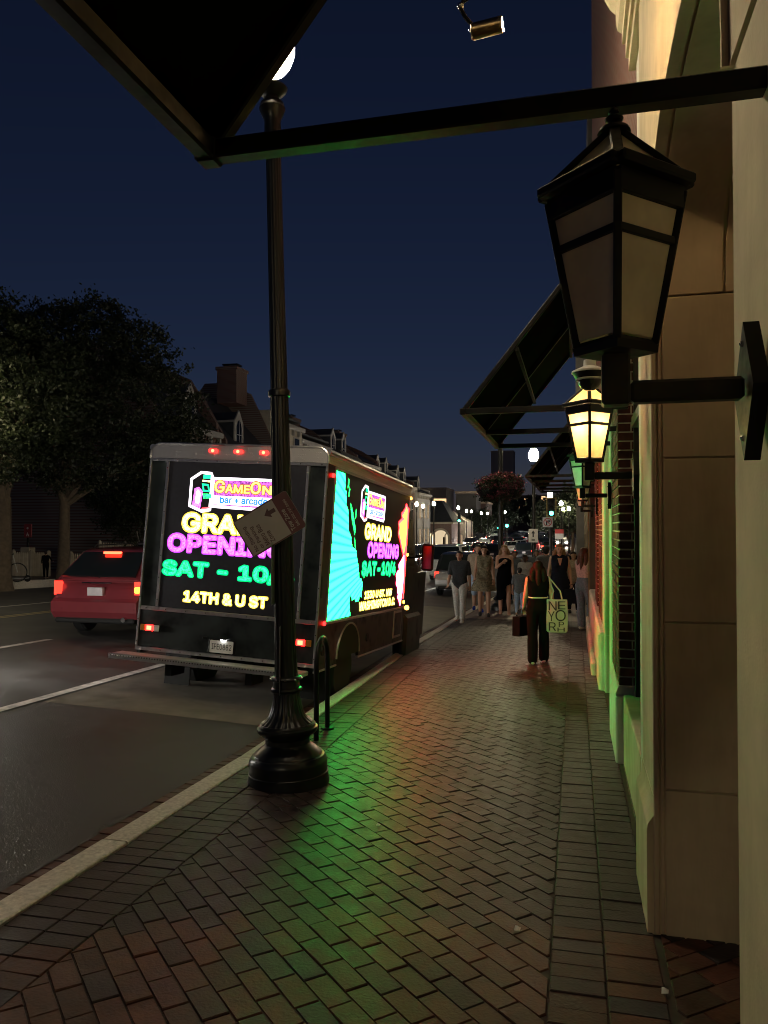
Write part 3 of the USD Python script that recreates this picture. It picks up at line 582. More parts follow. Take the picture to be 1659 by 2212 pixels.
# ---------------------------------------------------------------- lamps further along
def wx(px, D): r = FW + RT * (px - CX) / F; return (EYE + r * D)
src = thing('street_lamp', 'street lamp with glowing globe beside the walk sign on the right kerb', 'street lamp', (*wx(1153, 28)[:2], float(gz(0, 27.5)) - .35)); lamp_parts(src)
zl = lambda x, y: (float(gz(0, y)) if x > -6 else FP(x, y)) - .05
RG, LG = 'row of globe street lamps along the right kerb', 'row of globe street lamps across the road'
for px, D, lab in ((1188, 52, 'street lamp with globe right behind the traffic signal'), (1212, 70, 'bright globe street lamp top of the cluster right of the traffic signal'), (1216, 93, 'globe street lamp lower left in the cluster right of the traffic signal'), (1229, 90, 'globe street lamp lower right in the cluster right of the traffic signal'), (1220, 125, 'tiny globe street lamp in the middle of the far right cluster'), (1230, 132, 'tiny globe street lamp lowest of the far right cluster'), (1233, 200, 'faintest globe street lamp under the far right cluster')):
    p = wx(px, D); dup(src, (p[0], p[1], zl(0, p[1]) - .2), 0, lab, RG)
for px, D, lab in ((900, 84, 'leftmost globe street lamp right beside the truck'), (914, 92, 'second globe street lamp from the truck'), (937, 82, 'tall globe street lamp in front of the arched brick building'), (990, 100, 'globe street lamp before the white gable wall'), (1008, 125, 'globe street lamp, left of the pair past the white gable'), (1018, 130, 'globe street lamp, right of the pair past the white gable'), (1040, 150, 'globe street lamp, left of the pair under the flower basket'), (1053, 155, 'globe street lamp, right of the pair under the flower basket'), (1091, 140, 'globe street lamp just right of the basket post')):
    p = wx(px, D); dup(src, (p[0], p[1], float(gz(0, p[1])) + .1), 0, lab, LG)

dup(src, (-2.1, -9., float(gz(0, -9.))), 0, 'unseen street lamp behind the viewer, placed to light the surfaces facing the viewer', RG)  # unseen lamp, stands here to light jamb, pier and near lantern
p = wx(-120, 23.5); dup(src, (p[0], p[1], FP(p[0], p[1])), 0, 'unseen street lamp across the road, out of view at left, placed to light the edge leaves', LG)  # unseen lamp, placed to light the leaves at the left edge
# ---------------------------------------------------------------- the LED advertising truck
mat('chrome_glass', (.008, .007, .008), .2, metal=1.0); mat('truck_paint', (.014, .02, .02), .36, var=.6, scale=3, coat=.15, rvar=.12, bump=.004, bscale=12); mat('led_black', (.022, .023, .032), .4, var=.2, scale=30)
def treadplate():
    N = {'t': ('texture_coordinate', {}), 'm1': ('mapping', dict(rotation=(0, 0, 0), scale=(1, 1, 1))), 'v': ('voronoi_texture', dict(scale=38.0, randomness=.25)), 'r': ('rgb_ramp', dict(ramp=[(.18, (1, 1, 1)), (.42, (0, 0, 0))])), 'b': ('bump', dict(strength=.9, distance=.006)), 'p': ('principled_bsdf', dict(metallic=1.0, roughness=.42, base_color=(.72, .69, .66)))}
    M['treadplate'] = usdkit.material(stage, '/World/Looks/treadplate', N, [('t.object', 'v.vector'), ('v.distance', 'r.fac'), ('r.color', 'b.height'), ('b.normal', 'p.normal')], surface='p.BSDF')
treadplate()
E_ = 1.4
for n, c, s in (('yellow', (1, .87, .2), 2.0), ('yellow_rim', (.85, .62, .05), .9), ('violet', (.78, .13, 1.), 1.3), ('violet_rim', (.4, .04, .75), .9), ('mint', (.012, 1., .10), 2.4), ('mint_rim', (0, .6, .14), .8), ('white', (1, .9, 1), .7), ('white_rim', (.75, .35, .9), .5), ('pink', (.8, .16, .85), .5), ('green', (.01, .62, .22), .9), ('blue', (.02, .2, 1), .6), ('orange', (1, .025, .003), 24.), ('red', (1, .005, .006), 19.), ('gold', (1, .66, .09), 1.3), ('brown', (.45, .15, .02), .5), ('magenta', (1, .03, .11), 19.0)):
    emit('led_' + n, c, s * E_, speck=.72 if n in ('violet', 'mint', 'yellow', 'pink') else 0, scale=48)  # the rim colours are painted glow around bright screen words
emit('led_teal', (.006, 1., .085), 9.5 * E_, stripe=((2.5, 1.3), 120)); emit('led_glow', (.10, .10, .16), .12)
emit('marker_red', (1, .012, .01), 4.); emit('marker_core', (1, .05, .02), 9.); emit('marker_amber', (1, .45, .05), 4.); emit('plate_light', (1, .98, .92), 9.); mat('amber_lens', (.5, .2, .03), .25); mat('clear_lens', (.6, .58, .56), .2)
W, H, LB = 2.25, 2.428, 3.99; h = W / 2
TM = Rot.from_euler('ZXY', [-.025, -.051, .052]).as_matrix()
trk = thing('led_truck', 'boxy black advertising truck with glowing LED screens parked at the kerb', 'truck', (-3.93, 8.111, .216), mat=TM)
T = lambda n, m, mt, par=None, **k: obj(n, m, mt, par or trk, **k)
# body shell with rounded roof corners
def ring(y, x=h, z0=0., z1=H, r=.13):
    a = np.linspace(0, math.pi / 2, 7); pts = [(x, z0)] + [(x - r + r * math.cos(q), z1 - r + r * math.sin(q)) for q in a] + [(-x + r - r * math.sin(q), z1 - r + r * math.cos(q)) for q in a] + [(-x, z0)]
    return np.array([(p[0], y, p[1]) for p in pts])
T('body', MB().loft([ring(.012), ring(LB)]), 'truck_paint')
T('header_plate', MB().poly(Polygon([tuple(p[[0, 2]]) for p in ring(0)[1:-1]] + [(-h, 2.262), (h, 2.262)]), 'xz', -.012, .012), 'treadplate', smooth=False)
corner = MB()
for rg in (ring(-.02, h + .012, 2.0, H + .012), ):
    corner.tube(ring(-.004, h + .004, 2.262, H + .006, .13)[0:], .016, 8)
T('corner_rail', corner, 'aluminium'); T('roof_rail', MB().tube([(h - .01, .0, H - .04), (h - .01, LB, H - .04)], .04, 10), 'aluminium'); T('roof_rail', MB().tube([(-h + .01, .0, H - .04), (-h + .01, LB, H - .04)], .04, 10), 'aluminium')
T('roof_flashing', MB().box((h - .03, .02, 2.262), (h + .008, LB, 2.36), .004), 'treadplate', smooth=False)
def stripz(n, x0, x1, z0, z1, y=-.008, t=.02, riv='v'):
    p = T(n, MB().box((x0, y - .004, z0), (x1, y + t, z1), .003), 'aluminium', smooth=False); k = 0
    rv = MB()
    for q in np.arange(.08, max(x1 - x0, z1 - z0), .26):
        rv.sphere(((x0 + x1) / 2, y - .005, z0 + q) if riv == 'v' else (x0 + q, y - .005, (z0 + z1) / 2), .008, 1)
    T('rivets', rv, 'steel', p)
stripz('edge_strip', -h - .006, -h + .02, .0, 2.26); stripz('edge_strip', h - .02, h + .006, .0, 2.26)
stripz('trim_strip', -.905, -.868, .505, 2.222); stripz('trim_strip', .878, .912, .505, 2.222)
stripz('trim_strip', -h + .022, h - .022, 2.226, 2.259, riv='h'); stripz('trim_strip', -h + .022, h - .022, .455, .5, riv='h'); stripz('sill', -h - .005, h + .005, -.02, .022, riv='h', y=-.014)
T('rear_screen', MB().box((-.866, -.003, .503), (.876, .011, 2.224)), 'led_black', smooth=False)
T('lower_panel', MB().box((-h + .022, -.002, .024), (h - .022, .0115, .453)), 'truck_paint', smooth=False)
# rear bumper step
T('bumper', MB().box((-1.31, -.24, -.105), (1.06, .0, -.055), .008), 'treadplate', smooth=False); T('bumper_edge', MB().box((-1.315, -.262, -.112), (1.065, -.241, -.05), .006), 'aluminium', smooth=False)
T('bumper_bracket', MB().box((-.6, -.2, -.25), (-.52, .1, -.107)), 'black_iron', smooth=False); T('bumper_bracket', MB().box((.4, -.2, -.25), (.48, .1, -.107)), 'black_iron', smooth=False)
studs = MB()
for x in np.arange(-1.28, 1.03, .034): studs.sphere((x, -.263, -.07), .009, 1)
T('studs', studs, 'steel', kind='stuff')
def flat(name, pg, mt, side='rear', o=.002, par=None):
    """a thin lit shape on a screen: drawn in (x, z) on the rear, in (y, z) on the kerb side"""
    if side == 'rear': return T(name, MB().poly(pg, 'xz', -.004 - o, -.0035 - o), mt, par, smooth=False)
    return T(name, MB().poly(pg, 'yz', h + .004 + o, h + .0045 + o), mt, par, smooth=False)
def words(s, x0, x1, z0, z1, col, side='rear', rim=.014):
    p = text_fit(s, x0, x1, z0, z1, True).buffer(rim * .3).simplify(.002); w = flat('lettering', p, 'led_' + col, side, .003); flat('letter_rim', p.buffer(rim).simplify(.003), f'led_{col}_rim', side, .001, w)  # wider dim outline paints the halo glow around the words
def logo(x0, x1, z0, z1, side):
    """arcade cabinet and name panel; x0..x1, z0..z1 is its box"""
    A = lambda pts: Polygon([(x0 + (x1 - x0) * a, z0 + (z1 - z0) * b) for a, b in pts])
    bx = lambda a, b, c, d: A([(a, b), (c, b), (c, d), (a, d)])
    cab = A([(.0, .13), (0, .82), (.115, 1), (.235, .98), (.25, .9), (.25, .05), (.15, 0)]); pan = A([(.22, .14), (.97, .1), (1, .2), (1, .82), (.97, .86), (.22, .86)])
    b = flat('logo', unary_union([cab, pan]).buffer(.012), 'led_white', side, .001)
    flat('cabinet_side', cab.buffer(-.022), 'led_black', side, .002, b); flat('name_panel', pan.difference(cab.buffer(.01)).buffer(-.022), 'led_pink', side, .002, b)
    flat('pale_panel', A([(.27, .2), (.97, .2), (.97, .42), (.27, .42)]), 'led_white', side, .0026, b)
    flat('art', A([(.035, .16), (.13, .08), (.15, .5), (.1, .62), (.05, .58)]), 'led_violet', side, .003, b); flat('art', A([(.07, .22), (.115, .18), (.125, .45), (.1, .55), (.07, .5)]), 'led_white', side, .0036, b)
    flat('marquee', bx(.14, .83, .23, .93), 'led_green', side, .003, b); flat('marquee', bx(.135, .75, .225, .8), 'led_yellow', side, .003, b)
    flat('cabinet_screen', A([(.13, .71), (.21, .7), (.235, .5), (.15, .5)]), 'led_green', side, .003, b); flat('cabinet_screen', A([(.155, .66), (.2, .65), (.21, .55), (.165, .55)]), 'led_black', side, .0036, b)
    flat('console', A([(.15, .46), (.25, .45), (.25, .34), (.16, .33)]), 'led_mint', side, .003, b); flat('cabinet_base', A([(.15, .05), (.245, .09), (.245, .13), (.15, .09)]), 'led_red', side, .003, b)
    for s, a, c, lo, hi in (('G', .285, .40, .50, .80), ('AME', .41, .69, .50, .71), ('O', .70, .815, .50, .80), ('N', .835, .94, .50, .71)):
        p = text_fit(s, x0 + (x1 - x0) * a, x0 + (x1 - x0) * c, z0 + (z1 - z0) * lo, z0 + (z1 - z0) * hi, True); w = flat('lettering', p, 'led_gold', side, .0042, b); flat('letter_rim', p.buffer(.011).simplify(.002), 'led_brown', side, .0036, b)
    p = text_fit('bar + arcade', x0 + (x1 - x0) * .36, x0 + (x1 - x0) * .9, z0 + (z1 - z0) * .24, z0 + (z1 - z0) * .40); flat('lettering', p.buffer(.004), 'led_blue', side, .0042, b)
logo(-.565, .535, 1.645, 2.11, 'rear')
words('GRAND', -.631, .54, 1.405, 1.62, 'yellow'); words('OPENING', -.80, .68, 1.165, 1.365, 'violet'); words('SAT - 10/4', -.845, .80, .866, 1.055, 'mint'); words('14TH & U ST', -.545, .508, .59, .712, 'yellow', rim=.01)
for x, z in ((-.302, 2.362), (.02, 2.36), (.343, 2.356)):
    b = T('marker_light', MB().box((x - .055, -.03, z - .022), (x + .055, -.0125, z + .022), .008), 'marker_red', smooth=False); T('bulb', MB().sphere((x, -.031, z), .02, 2, (1, .4, 1)), 'marker_core', b)
for x0, mats in ((-1.074, ('amber_lens', 'marker_red', 'clear_lens')), (.83, ('clear_lens', 'marker_red', 'amber_lens'))):
    ws = (.065, .11, .075)
    b = T('tail_light', MB().box((x0 - .006, -.012, .205), (x0 + .256, -.002, .292), .003), 'black_iron', smooth=False); x = x0
    for w_, m_ in zip(ws, mats):
        T('lens', MB().box((x + .002, -.03, .212), (x + w_ - .002, -.0125, .285), .006), m_, b, smooth=False)
        if m_ == 'marker_red': T('bulb', MB().box((x + .025, -.033, .225), (x + w_ - .025, -.0305, .272)), 'marker_core', b)
        x += w_
mat('plate_white', (.62, .62, .6), .4); mat('plate_ink', (.02, .02, .025), .5)
b = T('number_plate', MB().box((-.178, -.02, .03), (.163, -.003, .192), .012), 'black_iron', smooth=False)
T('plate_face', MB().poly(affinity.translate(rrect(.293, .14, .012), -.0075, .111), 'xz', -.0235, -.0205), 'plate_white', b, smooth=False); T('plate_digits', MB().poly(text_fit('IFE0882', -.128, .118, .078, .145), 'xz', -.025, -.024), 'plate_ink', b, smooth=False)
T('plate_lamp', MB().box((-.02, -.05, .195), (.05, -.003, .222), .006), 'black_iron', smooth=False); T('lamp_glass', MB().box((-.012, -.046, .191), (.042, -.01, .1945)), 'plate_light', smooth=False); T('latch', MB().box((-.25, -.03, .18), (-.19, -.003, .21), .006), 'black_iron', smooth=False)
# kerb side
def sstrip(n, y0, y1, z0, z1): T(n, MB().box((h - .006, y0, z0), (h + .011, y1, z1), .003), 'aluminium', smooth=False)
T('side_screen', MB().box((h - .004, .285, .475), (h + .0035, 3.9, 2.225)), 'led_black', smooth=False)
sstrip('trim_strip', .255, .283, .44, 2.26); sstrip('trim_strip', 3.902, 3.93, .44, 2.26); sstrip('trim_strip', .285, 3.9, .44, .472); sstrip('trim_strip', .285, 3.9, 2.228, 2.26)
teal = Polygon([(.291, 2.215), (.597, 2.215), (.64, 2.1), (.63, 2.02), (.698, 2.011), (.72, 1.86), (.80, 1.8), (.864, 1.651), (.88, 1.55), (.994, 1.469), (1.06, 1.36), (1.251, 1.304), (1.3, 1.2), (1.395, 1.091), (1.44, .96), (1.53, .95), (1.607, .891), (1.6, .78), (1.616, .701), (1.52, .72), (1.48, .66), (1.361, .652), (1.3, .7), (1.196, .678), (1.15, .75), (1.093, .72), (1.11, .6), (1.174, .488), (.293, .478)])
flat('teal_splash', teal, 'led_teal', 'side', .001)
drips = [Polygon([(.874, 1.887), (.93, 1.86), (1.026, 1.756), (1.16, 1.572), (1.13, 1.5), (1.05, 1.6), (.96, 1.7)]), Polygon([(1.118, 1.474), (1.15, 1.46), (1.235, 1.284), (1.21, 1.28)])] + [Polygon([(a, b), (a + .04, b + .015), (a + .05, b + .1), (a + .015, b + .13)]) for a, b in ((.73, 2.05), (.78, 1.95), (1.1, 1.7), (1.64, .95))]
for d_ in drips: flat('drip', d_, 'led_mint', 'side', .001)
f1 = Polygon([(3.718, 2.069), (3.66, 1.99), (3.6, 1.97), (3.56, 1.93), (3.483, 1.92), (3.52, 1.87), (3.598, 1.856), (3.45, 1.81), (3.33, 1.769), (3.38, 1.7), (3.35, 1.62), (3.43, 1.562), (3.5, 1.5), (3.556, 1.447), (3.66, 1.36), (3.743, 1.296), (3.82, 1.45), (3.84, 1.7), (3.80, 2.02)])
f2 = Polygon([(3.752, 1.259), (3.62, 1.18), (3.492, 1.126), (3.565, 1.031), (3.45, 1.02), (3.365, .974), (3.42, .92), (3.395, .856), (3.5, .8), (3.52, .72), (3.604, .686), (3.544, .64), (3.62, .6), (3.693, .527), (3.76, .7), (3.80, .97)])
flat('flame', f1.buffer(.035), 'led_red', 'side', .001); flat('flame', f1.buffer(-.012), 'led_orange', 'side', .002); flat('flame', f2.buffer(.03), 'led_magenta', 'side', .001); flat('flame', f2.buffer(-.02), 'led_white', 'side', .002)
flat('flame', sbox(3.845, .6, 3.895, 2.05), 'led_red', 'side', .001)
logo(1.32, 2.47, 1.70, 2.16, 'side')
words('GRAND', 1.57, 2.89, 1.475, 1.675, 'yellow', 'side'); words('OPENING', 1.75, 3.4, 1.235, 1.43, 'violet', 'side'); words('SAT-10/4', 1.54, 3.27, .97, 1.175, 'mint', 'side'); words('1330 U ST. NW', 1.73, 3.14, .675, .775, 'yellow', 'side', .008); words('WASHINGTON D.C.', 1.52, 3.36, .53, .64, 'yellow', 'side', .008)
for y, z, c in ((.17, 2.144, 'red'), (.2, .46, 'red'), (3.97, 2.21, 'amber'), (3.96, 1.3, 'amber'), (3.9, .545, 'amber')): T('marker_light', MB().sphere((h + .012, y, z), .03, 2, (.6, 1, .9)), 'marker_' + c)
T('door_handle', MB().box((h - .002, .05, .75), (h + .012, .16, 1.0), .01), 'truck_paint', label='recessed door handle plate')
# skirts, wheel arches
def skirt(y0, y1, z0, z1, xs, hole=None):
    pg = sbox(y0, z0, y1, z1)
    if hole: pg = pg.difference(Point(hole[0], hole[1]).buffer(hole[2], 32))
    for s in xs: T('skirt', MB().poly(pg, 'yz', s * h, s * (h - .04)), 'truck_paint', smooth=False)
WY, WZ, WR = 1.18, -.19, .385
skirt(.02, LB, -.06, -.002, (1, -1), (WY, WZ + .05, .47))
for y0, y1 in ((.03, .74), (1.62, LB)): T('skirt_rail', MB().box((h - .03, y0, -.085), (h + .008, y1, -.062), .004), 'aluminium', smooth=False)
ar = [(h + .006, WY + .455 * math.cos(q), .0 + .40 * math.sin(q)) for q in np.linspace(0, math.pi, 17)]
T('wheel_arch', MB().tube(ar, .012, 6), 'aluminium'); T('arch_liner', MB().poly(Polygon([(p[1], p[2]) for p in ar]), 'yz', h + .001, h + .0045), 'rubber', smooth=False)
for y in (1.98, .23): T('fuel_cap', MB().tube([(h - .002, y, .15), (h + .014, y, .15)], [.06, .055], 18), 'black_iron')
hb = T('hatch', MB().box((h - .004, 3.36, .01), (h + .006, 3.84, .43), .004), 'aluminium', smooth=False); T('hatch_door', MB().box((h + .0065, 3.40, .05), (h + .012, 3.80, .39)), 'truck_paint', hb, smooth=False)
def wheel(par, c, r, w, axis=0, rim='aluminium'):
    x, y, z = c; s = np.sign(x) or 1
    tz = MB().lathe([(.55 * r, -w / 2), (.9 * r, -w / 2), (r, -w / 2 + .03), (r, w / 2 - .03), (.9 * r, w / 2), (.55 * r, w / 2)], 28, axis=0); v, f = tz.arr()
    a = obj('wheel', (v + np.array(c), f), 'rubber', par); obj('rim', MB().lathe([(.001, w * .32), (.2 * r, w * .36), (.25 * r, w * .2), (.5 * r, w * .22), (.56 * r, w * .46)], 24, axis=0).xf(np.diag([s, 1, 1]) if s > 0 else np.diag([-1, -1, 1]), c), rim, a)
    return a
for s in (1, -1): wheel(trk, (s * (h - .2), WY, WZ), WR, .3); wheel(trk, (s * (h - .17), 4.9, WZ - .02), WR, .26)
T('axle', MB().cyl((-h + .2, WY, WZ), (h - .2, WY, WZ), .06).box((-.45, .1, -.2), (-.35, 5, -.02)).box((.35, .1, -.2), (.45, 5, -.02)), 'black_iron', smooth=False); [T('mudflap', MB().box((a_, .6, -.5), (a_ + .35, .62, -.06)), 'rubber', smooth=False) for a_ in (-h + .05, h - .4)]
# cab
cab = MB().loft([np.array([(x * s, y, z) for x, z in ((1.0, -.15), (1.0, 1.0), (.96, zt), (.6, zt + .05))for s in (1,)] + [(-x, y, z) for x, z in ((.6, zt + .05), (.96, zt), (1.0, 1.0), (1.0, -.15))]) for y, zt in ((LB + .01, 2.05), (4.9, 2.05), (5.35, 1.2), (5.9, 1.02), (6.05, .8))])
T('cab', cab, 'truck_paint', smooth=40); T('cab_window', MB().add(*hull_pts([(1.002, 4.15, 1.1), (1.002, 5.05, 1.1), (.975, 4.15, 1.9), (.975, 4.8, 1.9), (1.01, 4.15, 1.1), (1.01, 5.05, 1.1), (.983, 4.15, 1.9), (.983, 4.8, 1.9)])), 'dark_glass', smooth=False)
mr = T('mirror', MB().box((1.22, 4.62, 1.05), (1.42, 4.72, 1.5), .03), 'black_iron', smooth=False); T('mirror_glass', MB().box((1.245, 4.612, 1.08), (1.395, 4.619, 1.47), .002), 'chrome_glass', mr, smooth=False); T('mirror_arm', MB().tube([(1.0, 4.8, 1.25), (1.24, 4.68, 1.3)], .015, 6), 'black_iron', mr)
T('turn_light', MB().sphere((1.06, 4.45, .42), .04, 2), 'marker_amber'); T('fender', MB().box((.98, 4.35, -.5), (1.1, 5.45, .3), .05), 'truck_paint', smooth=False)
T('roof_unit', MB().add(*hull_pts([(x, y, z) for x, y, z in ((.35, .9, H), (1.0, .9, H), (.35, 2.0, H), (1.0, 2.0, H), (.4, 1.0, H + .13), (.9, 1.0, H + .13), (.4, 1.9, H + .13), (.9, 1.9, H + .13))])), 'black_iron', smooth=False)
# ---------------------------------------------------------------- cars
emit('tail_lamp', (1, .035, .02), 1.4); emit('tail_bright', (1, .03, .012), 8.); emit('tail_far', (1, .02, .01), 14.); emit('head_far', (1, .95, .85), 110.); emit('head_star', (1, .98, .92), 90.); emit('turn_lamp', (1, .3, .03), 2.5); emit('warm_lamp', (1, .7, .4), 1.8)
mat('red_paint', (.2, .034, .042), .18, var=.05, coat=.6); mat('dark_paint', (.02, .022, .025), .22, coat=.6); mat('silver_paint', (.42, .43, .44), .3, metal=.3, coat=.4); mat('white_paint', (.6, .6, .58), .3, coat=.4); mat('blue_paint', (.03, .05, .1), .25, coat=.6)
mat('car_glass', (.012, .016, .017), .06, var=.1); mat('chrome', (.7, .7, .7), .12, metal=1.0); mat('plate_pale', (.55, .5, .52), .5)
def sec(y, pts):
    """cross-section ring at station y; pts: half outline (x, z) from the sill up to the roof centre"""
    return np.array([(x, y, z) for x, z in pts] + [(-x, y, z) for x, z in pts[::-1] if x > 1e-6])
def car(name, lab, cat, loc, rot, paint, L=4.7, Wd=1.85, zb=1.0, zr=1.65, hood=1.0, rs=.5, cabin=None, tail='tail_lamp', head='head_far', group=None, plate=True, roof0=.75, tall_tail=False, detail=False):
    w = Wd / 2; t = thing(name, lab, cat, loc, rot, group)
    low, st = .28, []
    for y, z, k in ((.0, .55, .86), (.03, .74, .93), (.10, .80 if detail else zb - .06, .965), (.15, zb, .97), (.6, zb + .02, 1.), (1.6, zb, 1.), (L - 1.7, zb - .02, 1.), (L - 1.2, zb - .06, .99), (L - .35, hood - .16, .93), (L - .08, hood - .28, .86), (L, .55, .8)):
        lo = low if .05 < y < L - .05 else low + .1
        st.append(sec(y, [(w * k * .8, lo), (w * k * .97, lo + .08), (w * k, (lo + z) / 2), (w * k * .985, z - .07), (w * k * .93, z), (0.0, z + .015)]))
    obj('body', MB().loft(st), paint, t, smooth=55)
    cb = cabin or paint; g = []
    y0 = .13; y1 = y0 + rs                                            # rear glass foot and head
    for y, z, k in ((y0, zb + .02, .9), (y0 + rs * .5, zb + (zr - zb) * .52, .86), (y1, zr - .07, .80), (y1 + .25, zr, .78), (L * .52, zr, .79), (L * .60, zr - .06, .8), (L * .68, zb + (zr - zb) * .45, .86), (L * .76, zb - .02, .9)):
        g.append(sec(y, [(w * .96, zb - .03), (w * (.96 - (.96 - k) * .5), zb + (z - zb) * .55), (w * k, max(z - .06, zb - .02)), (w * k * .9, max(z, zb - .01)), (0.0, max(z + .02, zb))]))
    obj('cabin', MB().loft(g), cb, t, smooth=30)
    a, b = np.array([y0, zb + .06]), np.array([y1, zr - .1]); n = np.array([-(b - a)[1], (b - a)[0]]); n /= np.linalg.norm(n)
    wa, wb = w * .80, w * .68
    def slab(q0, q1, wa, wb, o, th, mt, nm):
        P = [(s * ww, p[0] + n[0] * d, p[1] + n[1] * d) for d in (o, o + th) for p, ww in ((q0, wa), (q1, wb)) for s in (-1, 1)]
        return obj(nm, MB().add(*hull_pts(P)), mt, t, smooth=False)
    slab(a, b, wa, wb, .012, .03, 'car_glass', 'rear_window')
    for s in (-1, 1):
        P = [(s * (w * .955 + d), y, z) for d in (0, .02) for y, z in ((y0 + .35, zb + .02), (L * .70, zb + .02))] + [(s * (w * .83 + d), y, z) for d in (0, .02) for y, z in ((y1 + .12, zr - .1), (L * .57, zr - .12))]
        obj('side_window', MB().add(*hull_pts(P)), 'car_glass', t, smooth=False)
        if tall_tail: tz = (zb - .32, zr - .18); tw = .1
        else: tz = (zb - .26, zb - .01); tw = .17
        P = [(s * (w * f), y, z) for f, y in ((.975, .26), (.96, .09), (.975 - tw / w, .085), (.975 - tw / w, .2)) for z in tz]
        if tall_tail: P = [(p[0] * (1 if p[2] < zb else .9), p[1] + (0 if p[2] < zb else rs * .75), p[2]) for p in P]
        obj('tail_light', MB().add(*hull_pts(P)), tail, t, smooth=False)
        P = [(s * (w * f), y, z) for f, y in ((.9, L - .35), (.86, L - .06), (.62, L + .005), (.62, L - .3)) for z in (hood - .38, hood - .2)]
        obj('headlight', MB().add(*hull_pts(P)), head, t, smooth=False)
        obj('mirror', MB().box((s * (w + .0) - (.0 if s > 0 else .16), L * .68, zb + .02), (s * w + (.16 if s > 0 else .0), L * .68 + .1, zb + .18), .03), cb, t)
        for yy in (.95, L - .95): wheel(t, (s * (w - .12), yy, .33), .33, .22)
    obj('bumper', MB().add(*hull_pts([(x, y, z) for x, y, z in ((-w * .9, .02, .36), (w * .9, .02, .36), (-w * .92, -.05, .48), (w * .92, -.05, .48), (-w * .92, -.05, .66), (w * .92, -.05, .66), (-w * .97, .3, .68), (w * .97, .3, .68), (-w * .97, .3, .36), (w * .97, .3, .36), (-w * .9, .05, .74), (w * .9, .05, .74))])), paint, t, smooth=30)
    if plate: obj('number_plate', MB().box((-.155, -.0, zb - .26), (.155, .075, zb - .11), .006), 'plate_pale', t, smooth=False)
    return t, w
RZ = lambda x, y: float(rd(x, y))
RA = math.atan(.02)
# red minivan
x, y = -8.38, 12.15
t, w = car('minivan', 'dark red minivan with glowing tail lights passing left of the truck', 'minivan', (x, y, RZ(x, y) - .02), RA, 'red_paint', L=4.9, Wd=1.86, zb=1.03, zr=1.60, rs=.52, detail=True, tail='tail_lamp')
obj('turn_light', MB().box((w * .80, .055, .82), (w * .955, .12, .93), .02), 'turn_lamp', t); obj('brake_light', MB().box((-.17, .52, 1.5), (.17, .62, 1.545), .012), 'tail_bright', t)
obj('wiper', MB().tube([(0, .16, 1.12), (.1, .2, 1.15), (.42, .21, 1.16)], .012, 6).sphere((0, .15, 1.11), .03, 1), 'black_iron', t); obj('trim', MB().box((-.3, .055, .985), (.3, .085, 1.01), .006), 'chrome', t)
obj('exhaust', MB().lathe([(.034, -.12), (.042, -.12), (.042, .1), (.034, .1)], 16, (.62, .03, .36), axis=1), 'chrome', t); obj('lower_bumper', MB().box((-.8, -.03, .28), (.8, .2, .37), .03), 'rubber', t)
for s in (-1, 1): obj('roof_rail', MB().tube([(s * .62, .9, 1.6), (s * .63, 1.0, 1.65), (s * .63, 2.3, 1.66), (s * .62, 2.4, 1.6)], .015, 6), 'black_iron', t); obj('reflector', MB().box((s * .72 - .1, -.062, .52), (s * .72 + .1, -.05, .55)), 'marker_red' if False else 'red_paint', t)
obj('roof_rack', MB().box((.1, 1.2, 1.63), (.55, 1.6, 1.72), .03).tube([(.12, 1.3, 1.7), (.05, 1.3, 1.92)], .012, 6).tube([(.25, 1.4, 1.7), (.3, 1.4, 1.86)], .012, 6).tube([(.45, 1.3, 1.7), (.52, 1.3, 1.92)], .012, 6).tube([(.55, 1.5, 1.7), (.66, 1.5, 1.84)], .012, 6), 'black_iron', t, label='dark bike carrier folded on the roof')
# SUV parked ahead of the truck
p = wx(990, 29.6); y = p[1]; x = p[0]
t, w = car('parked_suv', 'dark SUV with silver bumper parked past the truck, behind the man in a dark shirt', 'SUV', (x, y, RZ(x, y)), RA, 'silver_paint', L=4.6, Wd=1.95, zb=.98, zr=1.68, rs=.42, cabin='dark_paint', tail='tail_lamp')
obj('light_bar', MB().box((-w * .62, .045, .93), (w * .62, .08, .955)), 'chrome', t); obj('lower_bumper', MB().box((-.8, -.04, .3), (.8, .2, .42), .03), 'rubber', t)
p = wx(962, 42); x, y = p[:2]
car('delivery_van', 'white van stopped between the truck mirror and the dark SUV', 'van', (x, y, RZ(x, y)), RA, 'white_paint', L=5, Wd=2.0, zb=1.1, zr=1.95, rs=.3, tail='tail_lamp')
